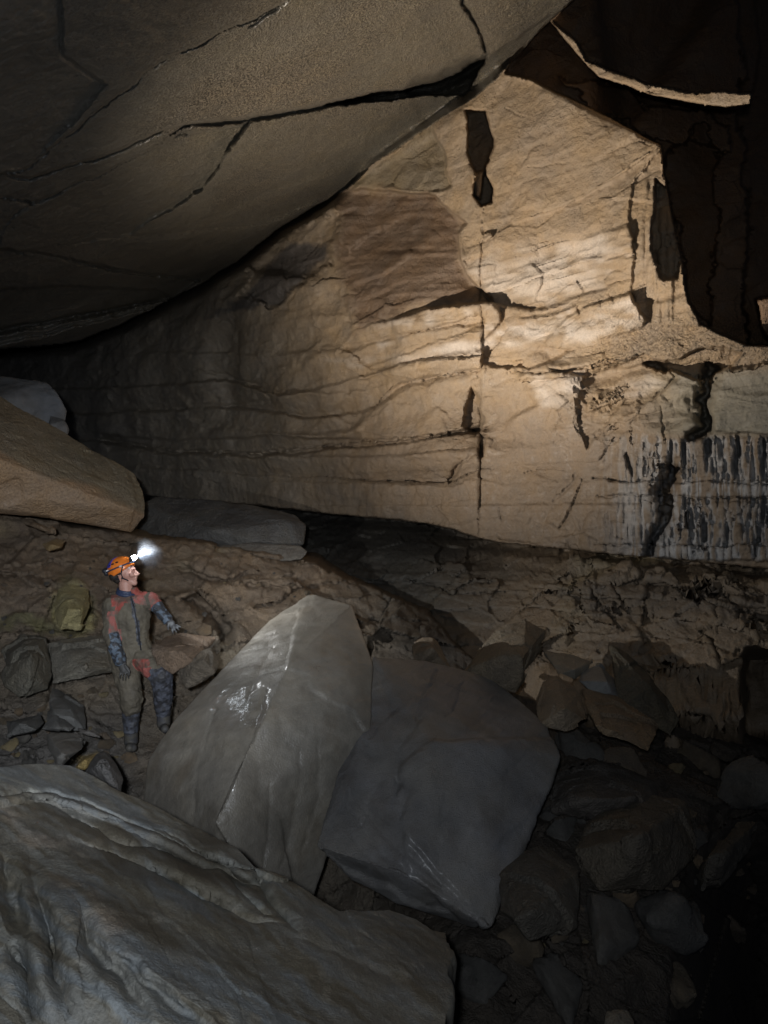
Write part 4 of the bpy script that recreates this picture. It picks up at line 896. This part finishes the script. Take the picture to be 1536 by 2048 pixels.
# the coverall's folds at knee, elbow and crotch
cap(J(246, 1398, -.07), J(278, 1400, -.09), .038, .034, 'mud'); cap(J(222, 1262, -.05), J(232, 1268, -.07), .05, .045, 'sleeveR')

bm = bmesh.new()
for a_, b_, ra, rb, tg, fl_ in caps: cap_bm(bm, a_, b_, ra, rb, 14, fl_)
V, NV, Fc = remeshed(bm, 0.0058)
V = smooth_verts(V, Fc, 2)
N_ = mesh_normals(V, Fc)
# which limb owns each vertex
best = np.full(len(V), 1e9); own = np.zeros(len(V), int)
for i_, (a_, b_, ra, rb, tg, fl_) in enumerate(caps):
    ab = b_-a_; t = np.clip(((V-a_) @ ab)/(ab @ ab+1e-9), 0, 1); q = V-a_-t[:, None]*ab
    if fl_: q = q/np.array([1, fl_, 1])
    d = np.linalg.norm(q, axis=1)-(ra+(rb-ra)*t); m = d < best; best = np.where(m, d, best); own = np.where(m, i_, own)
tags = np.array([c[4] for c in caps])[own]
px = V[:, 0]/V[:, 1]*F+768; py = 1024-(V[:, 2]-CAM[2])/V[:, 1]*F
cloth = np.isin(tags, ['mud', 'redshoulder', 'sleeveR', 'foreR', 'sleeveL', 'foreL', 'thighL', 'leg'])
w1 = fbm(V*np.array([1, 1, 1.25]), 7.5, 3, 0.5, 701, True); w2 = fbm(V, 24, 3, 0.55, 702)
V = V+N_*(np.where(cloth, 0.013*w1+0.007*w2, np.where(tags == 'skin', 0, 0.002*w2)))[:, None]
mats = [MUD, RED, PINK, BLUE, LEG, SKIN, GLOVE, GLOVE2, BOOT]
mi = np.zeros(len(V), int)
jit = 3*noise3(V*14, 703)+1.5*noise3(V*40, 704)
X_, Y_ = px+jit, py+jit*0.7
mi[(tags == 'redshoulder') & (X_ > 220)] = 1
mi[(tags == 'mud') & (Y_ < 1207+abs(X_-258)*0.1)] = 1
mi[(tags == 'mud') & (Y_ < 1228-(X_-232)*0.9) & (X_ > 222) & (X_ < 250)] = 1
mi[(tags == 'mud') & (X_ > 268) & (Y_ < 1206+(X_-268)*0.2)] = 2
mi[(tags == 'sleeveR') & (X_ > 217) & (Y_ > 1222)] = 2
mi[(tags == 'sleeveR') & (X_ > 222) & (Y_ < 1212)] = 1
mi[(tags == 'mud') & (X_ < 243) & (Y_ > 1258) & (Y_ < 1300)] = 2
mi[(tags == 'sleeveL') & (X_ > 300)] = 2
mi[(tags == 'foreR') & (X_ > 220)] = 3; mi[tags == 'foreL'] = 3
mi[tags == 'leg'] = 4
mi[(tags == 'thighL') & (Y_ > 1318) & (X_ < 300)] = 1
mi[(tags == 'thighL') & (Y_ > 1334) & (X_ < 305)] = 2
mi[(tags == 'thighL') & (X_ > 300) & (Y_ > 1338)] = 4
mi[(tags == 'mud') & (Y_ > 1200) & (Y_ < 1290) & (abs(X_-(266+(Y_-1200)*0.16)) < 4)] = 4
mi[(tags == 'skin') | (tags == 'lip')] = 5
mi[tags == 'gloveR'] = 6; mi[tags == 'gloveL'] = 7; mi[tags == 'boot'] = 8
# neckline
mi[(tags == 'skin') & (py > 1190)] = 4
me = np_mesh('body', V-ROOT, Fc)
for m_ in mats: me.materials.append(m_)
fm = mi[Fc[:, 0]]; me.polygons.foreach_set('material_index', fm.astype(np.int32)); me.update()
body = link('body', me, None, root)

def part(name, bm, mat, parent, voxel=None, sm=0, smooth=True, label=None, origin=ROOT):
    if voxel:
        V, NV, Fc = remeshed(bm, voxel); V = smooth_verts(V, Fc, sm) if sm else V
        me = np_mesh(name, V-origin, Fc)
    else:
        bmesh.ops.translate(bm, vec=Vector(tuple(-origin)), verts=bm.verts)
        bmesh.ops.recalc_face_normals(bm, faces=bm.faces)
        me = bpy.data.meshes.new(name); bm.to_mesh(me); bm.free()
        me.polygons.foreach_set('use_smooth', np.full(len(me.polygons), smooth, bool))
    o_ = link(name, me, mat, parent)
    if label: o_['label'] = label
    return o_

ORANGE = simple_mat('orange_helmet_shell', (0.85, 0.22, 0.03), 0.35, 0.5, 0.15, 30, None, 0.0, coat=0.3)
HBLUE = simple_mat('blue_helmet_plastic', (0.05, 0.06, 0.45), 0.4, 0.5, 0.15, 30, None, 0.0)
BLACK = simple_mat('black_strap', (0.02, 0.022, 0.03), 0.5, 0.4, 0.3, 60, None, 0.1)
NAVY = simple_mat('navy_strap', (0.04, 0.055, 0.11), 0.5, 0.4, 0.3, 60, None, 0.1)
HAIR = simple_mat('dark_hair', (0.03, 0.024, 0.02), 0.6, 0.3, 0.4, 120, None, 0.4)
METAL = simple_mat('dull_metal', (0.6, 0.6, 0.62), 0.3, 0.5, 0.1, 50, None, 0.0)
LENS = simple_mat('lit_lens', (0.9, 0.95, 1.0), 0.2, 0.5, 0.0, 10, None, 0.0, emit=((0.85, 0.93, 1.0), 160))
EYE = simple_mat('eye_white', (0.7, 0.7, 0.72), 0.2, 0.5, 0, 10, None, 0); PUP = simple_mat('pupil', (0.02, 0.02, 0.025), 0.2, 0.5, 0, 10, None, 0)
# head frame: forward f, up u, side s (towards the camera)
f_ = np.array([0.93, -0.20, 0.30]); f_ /= np.linalg.norm(f_)
u_ = np.array([-0.30, -0.02, 0.95]); u_ -= f_*(u_ @ f_); u_ /= np.linalg.norm(u_)
s_ = np.cross(u_, f_); s_ = s_ if s_[1] < 0 else -s_
HO = J(243, 1138, .02)
def hp(a, b, c): return HO+f_*a+u_*b+s_*c
# shell: dome with a rim that rises over the brow and drops behind the ear
def rim(th):   # th 0 = front, pi = back; elevation where the shell ends
    return 0.012-0.055*(0.5-0.5*math.cos(th))-0.02*math.exp(-((abs(math.sin(th))-1)/.5)**2)
def dome(off=0.0, lo=None, hi=None, th0=0, th1=2*math.pi, nu=40, nv_=14, thick=0.006, top=1.0):
    bm = bmesh.new(); g = []
    for q in range(nu+1):
        th = th0+(th1-th0)*q/nu; col_ = []
        for v in range(nv_+1):
            e0 = rim(th) if lo is None else lo(th); t = v/nv_
            ph0 = math.asin(max(-0.9, min(0.9, e0/0.118))); ph1 = math.pi/2 if hi is None else math.asin(hi(th)/0.118)
            ph = ph0+(ph1-ph0)*t; r = 1+off/0.12
            rid = 1+0.018*math.cos(th*2)*math.cos(ph)
            col_.append(bm.verts.new(tuple(hp(0.132*r*rid*math.cos(ph)*math.cos(th), 0.118*r*math.sin(ph), 0.108*r*math.cos(ph)*math.sin(th)))))
        g.append(col_)
    for q in range(nu):
        for v in range(nv_): bm.faces.new((g[q][v], g[q+1][v], g[q+1][v+1], g[q][v+1]))
    bmesh.ops.remove_doubles(bm, verts=bm.verts, dist=0.0004)
    bmesh.ops.recalc_face_normals(bm, faces=bm.faces)
    r_ = bmesh.ops.solidify(bm, geom=bm.faces[:], thickness=thick)
    return bm
helmet = part('helmet', dome(), ORANGE, root)
part('rear_shell', dome(0.004, lo=lambda t: 0.045, hi=lambda t: 0.1165, th0=math.pi*0.62, th1=math.pi*1.38, thick=0.004), HBLUE, helmet)
# straps around the helmet (band), chin strap, ear webbing
def tube(bm, pts, r, seg=8):
    for a_, b_ in zip(pts[:-1], pts[1:]): cap_bm(bm, a_, b_, r, r, seg)
bm = bmesh.new(); band = []
for q in range(33):
    th = 2*math.pi*q/32; band.append(hp(0.139*math.cos(th), 0.030-0.02*(0.5-0.5*math.cos(th)), 0.1135*math.sin(th)))
tube(bm, band, 0.007); part('lamp_band', bm, NAVY, helmet)
bm = bmesh.new()
for sd in (1, -1):
    tube(bm, [hp(0.075, 0.012, 0.098*sd), hp(0.035, -0.045, 0.093*sd), hp(0.030, -0.085, 0.078*sd), hp(0.055, -0.128, 0.035*sd)], 0.0065)
    tube(bm, [hp(-0.085, -0.03, 0.085*sd), hp(-0.03, -0.075, 0.088*sd), hp(0.030, -0.088, 0.078*sd)], 0.006)
tube(bm, [hp(0.055, -0.128, 0.035), hp(0.066, -0.134, 0.0), hp(0.055, -0.128, -0.035)], 0.0065)
part('chin_strap', bm, BLACK, helmet)
for th, e in ((1.75, .066), (2.1, .060), (1.35, .07)):
    bm = bmesh.new(); c_ = hp(0.132*math.cos(th)*.86, e, 0.108*math.sin(th)*.88); cap_bm(bm, c_, c_+f_*0.016, 0.0075, 0.0075, 8)
    part('vent', bm, PUP, helmet)
for th in (1.15, 2.35): bm = bmesh.new(); c_ = hp(0.14*math.cos(th), 0.024, 0.116*math.sin(th)); cap_bm(bm, c_, c_+f_*0.012, 0.009, 0.009, 8); part('clip', bm, METAL, helmet)
bm = bmesh.new(); cap_bm(bm, hp(-0.150, 0.030, 0.03), hp(-0.150, 0.030, -0.03), 0.026, 0.026, 12); cap_bm(bm, hp(-0.145, 0.002, 0.03), hp(-0.145, 0.002, -0.03), 0.022, 0.022, 12)
part('battery_box', bm, BLACK, helmet, 0.004, 1)
bm = bmesh.new(); cap_bm(bm, hp(0.142, 0.058, 0.026), hp(0.142, 0.058, -0.026), 0.022, 0.022, 12); cap_bm(bm, hp(0.128, 0.036, 0.02), hp(0.128, 0.036, -0.02), 0.018, 0.018, 12)
lampo = part('headlamp', bm, BLACK, root, 0.004, 1)
bm = bmesh.new()
cap_bm(bm, hp(0.158, 0.062, 0.014), hp(0.158, 0.062, -0.010), 0.021, 0.021, 12)
part('lens', bm, LENS, lampo)
def ball(name, c, r, density, col, kind=None):
    bm = bmesh.new(); bmesh.ops.create_icosphere(bm, subdivisions=3, radius=1.0)
    for v in bm.verts: v.co = Vector((v.co.x*r[0], v.co.y*r[1], v.co.z*r[2]))
    me = bpy.data.meshes.new(name); bm.to_mesh(me); bm.free(); o_ = link(name, me); o_.location = c
    m = bpy.data.materials.new(name); m.use_nodes = True; nt = m.node_tree; nt.nodes.remove(nt.nodes['Principled BSDF'])
    pv = nt.nodes.new('ShaderNodeVolumePrincipled'); pv.inputs['Color'].default_value = (*col, 1)
    tc = nt.nodes.new('ShaderNodeTexCoord'); n = nt.nodes.new('ShaderNodeTexNoise'); n.inputs['Scale'].default_value = 7; n.inputs['Detail'].default_value = 3
    nt.links.new(tc.outputs['Object'], n.inputs['Vector'])
    ln = nt.nodes.new('ShaderNodeVectorMath'); ln.operation = 'DIVIDE'; ln.inputs[1].default_value = r; nt.links.new(tc.outputs['Object'], ln.inputs[0])
    l2 = nt.nodes.new('ShaderNodeVectorMath'); l2.operation = 'LENGTH'; nt.links.new(ln.outputs[0], l2.inputs[0])
    fa = nt.nodes.new('ShaderNodeMapRange'); fa.inputs[1].default_value = 1.0; fa.inputs[2].default_value = 0.2; nt.links.new(l2.outputs['Value'], fa.inputs[0])
    mr = nt.nodes.new('ShaderNodeMapRange'); mr.inputs[1].default_value = 0.42; mr.inputs[2].default_value = 0.7; mr.inputs[3].default_value = 0.25; mr.inputs[4].default_value = 2.2; nt.links.new(n.outputs[0], mr.inputs[0])
    mu = nt.nodes.new('ShaderNodeMath'); mu.operation = 'MULTIPLY'; nt.links.new(fa.outputs[0], mu.inputs[0]); nt.links.new(mr.outputs[0], mu.inputs[1])
    m2_ = nt.nodes.new('ShaderNodeMath'); m2_.operation = 'MULTIPLY'; m2_.inputs[1].default_value = density; nt.links.new(mu.outputs[0], m2_.inputs[0])
    nt.links.new(m2_.outputs[0], pv.inputs['Density']); nt.links.new(pv.outputs[0], nt.nodes['Material Output'].inputs['Volume'])
    me.materials.append(m); tag(o_, 'ball of mist added around the headlamp to give its glow' if density < .02 else 'small separate puff of breath mist further from the helmet, in the lamp beam', 'mist', kind='stuff'); return o_
ball('breath_and_glow_mist', J(278, 1112, .0), (0.24, 0.17, 0.18), 0.014, (0.6, 0.75, 1.0))  # mist added at the lens for the lamp's halo
ball('breath_and_glow_mist', J(302, 1104, .03), (0.10, 0.09, 0.08), 0.018, (0.6, 0.75, 1.0))
# hair at the nape and temple, collar, eyes
bm = bmesh.new(); cap_bm(bm, hp(-0.06, -0.045, 0.05), hp(-0.06, -0.045, -0.05), 0.05, 0.05); cap_bm(bm, hp(-0.055, -0.085, 0.035), hp(-0.055, -0.085, -0.035), 0.036, 0.036); cap_bm(bm, hp(0.0, -0.03, 0.077), hp(0.02, -0.045, 0.075), 0.016, 0.010)
part('hair', bm, HAIR, root, 0.005, 1)
bm = bmesh.new(); cc = J(253, 1186, .02); ring = []
for q in range(25):
    th = 2*math.pi*q/24; ring.append(cc+np.array([0.078*math.cos(th), 0.078*math.sin(th), 0.012*math.cos(th)*-1-0.012*max(0, -math.sin(th))]))
tube(bm, ring, 0.019, 10); tube(bm, [p_+np.array([0, 0, 0.03]) for p_ in ring[10:22]], 0.011, 10)
part('collar', bm, NAVY, root, 0.005, 2)
bm = bmesh.new(); tube(bm, [J(262, 1194, -.09), J(268, 1215, -.15), J(274, 1245, -.145), J(278, 1275, -.13), J(282, 1300, -.11)], 0.006)
part('zip', bm, BLACK, root)
for sd in (0.033, -0.033):
    e_ = hp(0.099, -0.015, sd); bm = bmesh.new(); bmesh.ops.create_uvsphere(bm, u_segments=14, v_segments=10, radius=0.0105); bmesh.ops.translate(bm, vec=Vector(tuple(e_)), verts=bm.verts)
    eo = part('eye', bm, EYE, root)
    bm = bmesh.new(); bmesh.ops.create_uvsphere(bm, u_segments=10, v_segments=8, radius=0.006); bmesh.ops.translate(bm, vec=Vector(tuple(e_+f_*0.0085+u_*0.002)), verts=bm.verts)
    part('pupil', bm, PUP, eo)


# ------------------------------------------------------------------ loose stones on the mud slope and the rubble
proto = []
for k in range(7):
    bm = bmesh.new(); R_ = np.random.RandomState(900+k)
    pts = R_.normal(size=(13, 3)); pts /= np.linalg.norm(pts, axis=1, keepdims=True); pts *= R_.uniform(0.75, 1.1, (13, 1))*np.array([1, R_.uniform(.6, .9), R_.uniform(.35, .7)])
    hull_bm(bm, [tuple(p) for p in pts]); V, NV, Fc = remeshed(bm, 0.085); V = smooth_verts(V, Fc, 1); N_ = mesh_normals(V, Fc)
    a1, _ = facets(V, 2.2, 910+k); V = V+N_*(0.06*a1+0.05*fbm(V, 3, 3, 0.6, 920+k))[:, None]
    cc = np.array([(0.17, 0.135, 0.10), (0.14, 0.13, 0.115), (0.24, 0.18, 0.12), (0.12, 0.115, 0.105), (0.2, 0.16, 0.12), (0.15, 0.12, 0.085), (0.27, 0.22, 0.13)][k])
    proto.append(np_mesh('stone', V, Fc, cc*(1+0.3*fbm(V, 2, 3, 0.6, 930+k))[:, None])); proto[-1].materials.append(M_FLOOR)
R_ = np.random.RandomState(77); count = 0
def scatter(n, box, lab, grp, lo, hi, avoid=()):
    c = 0
    while c < n:
        x = R_.uniform(box[0], box[2]); y = R_.uniform(box[1], box[3]); c += 1
        if any(a[0] < x < a[2] and a[1] < y < a[3] for a in avoid): continue
        cyy = np.interp(x, [q[0] for q in CREST], [q[1] for q in CREST])
        if y < cyy+14: continue
        r = lo*(hi/lo)**(R_.uniform()**2.2); d = floor_depth(x, y)
        o_ = bpy.data.objects.new('stone', proto[R_.randint(7)]); COL.objects.link(o_)
        p = at(x, y, d); o_.location = (p[0], p[1], p[2]+r*0.15); o_.scale = (r, r, r); o_.rotation_euler = (R_.uniform(-.5, .5), R_.uniform(-.5, .5), R_.uniform(0, 6.28))
        tag(o_, lab, 'stone', grp, 'thing')
scatter(110, (-60, 1050, 620, 1530), 'small loose stone half sunk in the brown mud slope', 'loose stones on the mud slope', 0.025, 0.16, ((200, 1100, 360, 1500),))
scatter(60, (-40, 1380, 300, 1560), 'small broken stone in the rubble between the caver and the foreground rock', 'broken stones in the left hollow', 0.04, 0.16, ((235, 1100, 290, 1500),))
scatter(90, (960, 1420, 1540, 1900), 'dim loose stone in the dark rubble at lower right', 'loose stones in the dark rubble', 0.04, 0.22)

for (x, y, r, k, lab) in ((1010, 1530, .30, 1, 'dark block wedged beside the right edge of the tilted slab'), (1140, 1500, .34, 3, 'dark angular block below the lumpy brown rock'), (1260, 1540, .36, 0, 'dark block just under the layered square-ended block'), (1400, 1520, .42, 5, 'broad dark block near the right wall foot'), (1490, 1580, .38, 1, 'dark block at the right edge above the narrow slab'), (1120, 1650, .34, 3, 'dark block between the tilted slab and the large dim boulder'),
        (1040, 1900, .30, 5, 'dark low block left of the bottom middle, right of the foreground rock end'), (1200, 1880, .36, 1, 'dark block below the large dim boulder'), (1340, 1850, .36, 3, 'dark block in the bottom right darkness, left one'), (1470, 1850, .40, 0, 'dark block in the bottom right corner'), (960, 1960, .24, 3, 'small dark block beside the cut end of the foreground rock'), (1110, 2000, .28, 1, 'dark block near the bottom edge, left of the pale stone'), (1350, 1990, .3, 5, 'dark block near the bottom edge, right of the pale stone')):
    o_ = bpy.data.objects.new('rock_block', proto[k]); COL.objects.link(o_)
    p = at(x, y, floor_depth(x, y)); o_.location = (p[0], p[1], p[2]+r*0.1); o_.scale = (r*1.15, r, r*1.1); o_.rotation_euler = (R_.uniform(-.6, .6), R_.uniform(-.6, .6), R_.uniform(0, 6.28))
    tag(o_, lab, 'rock', None, 'thing')
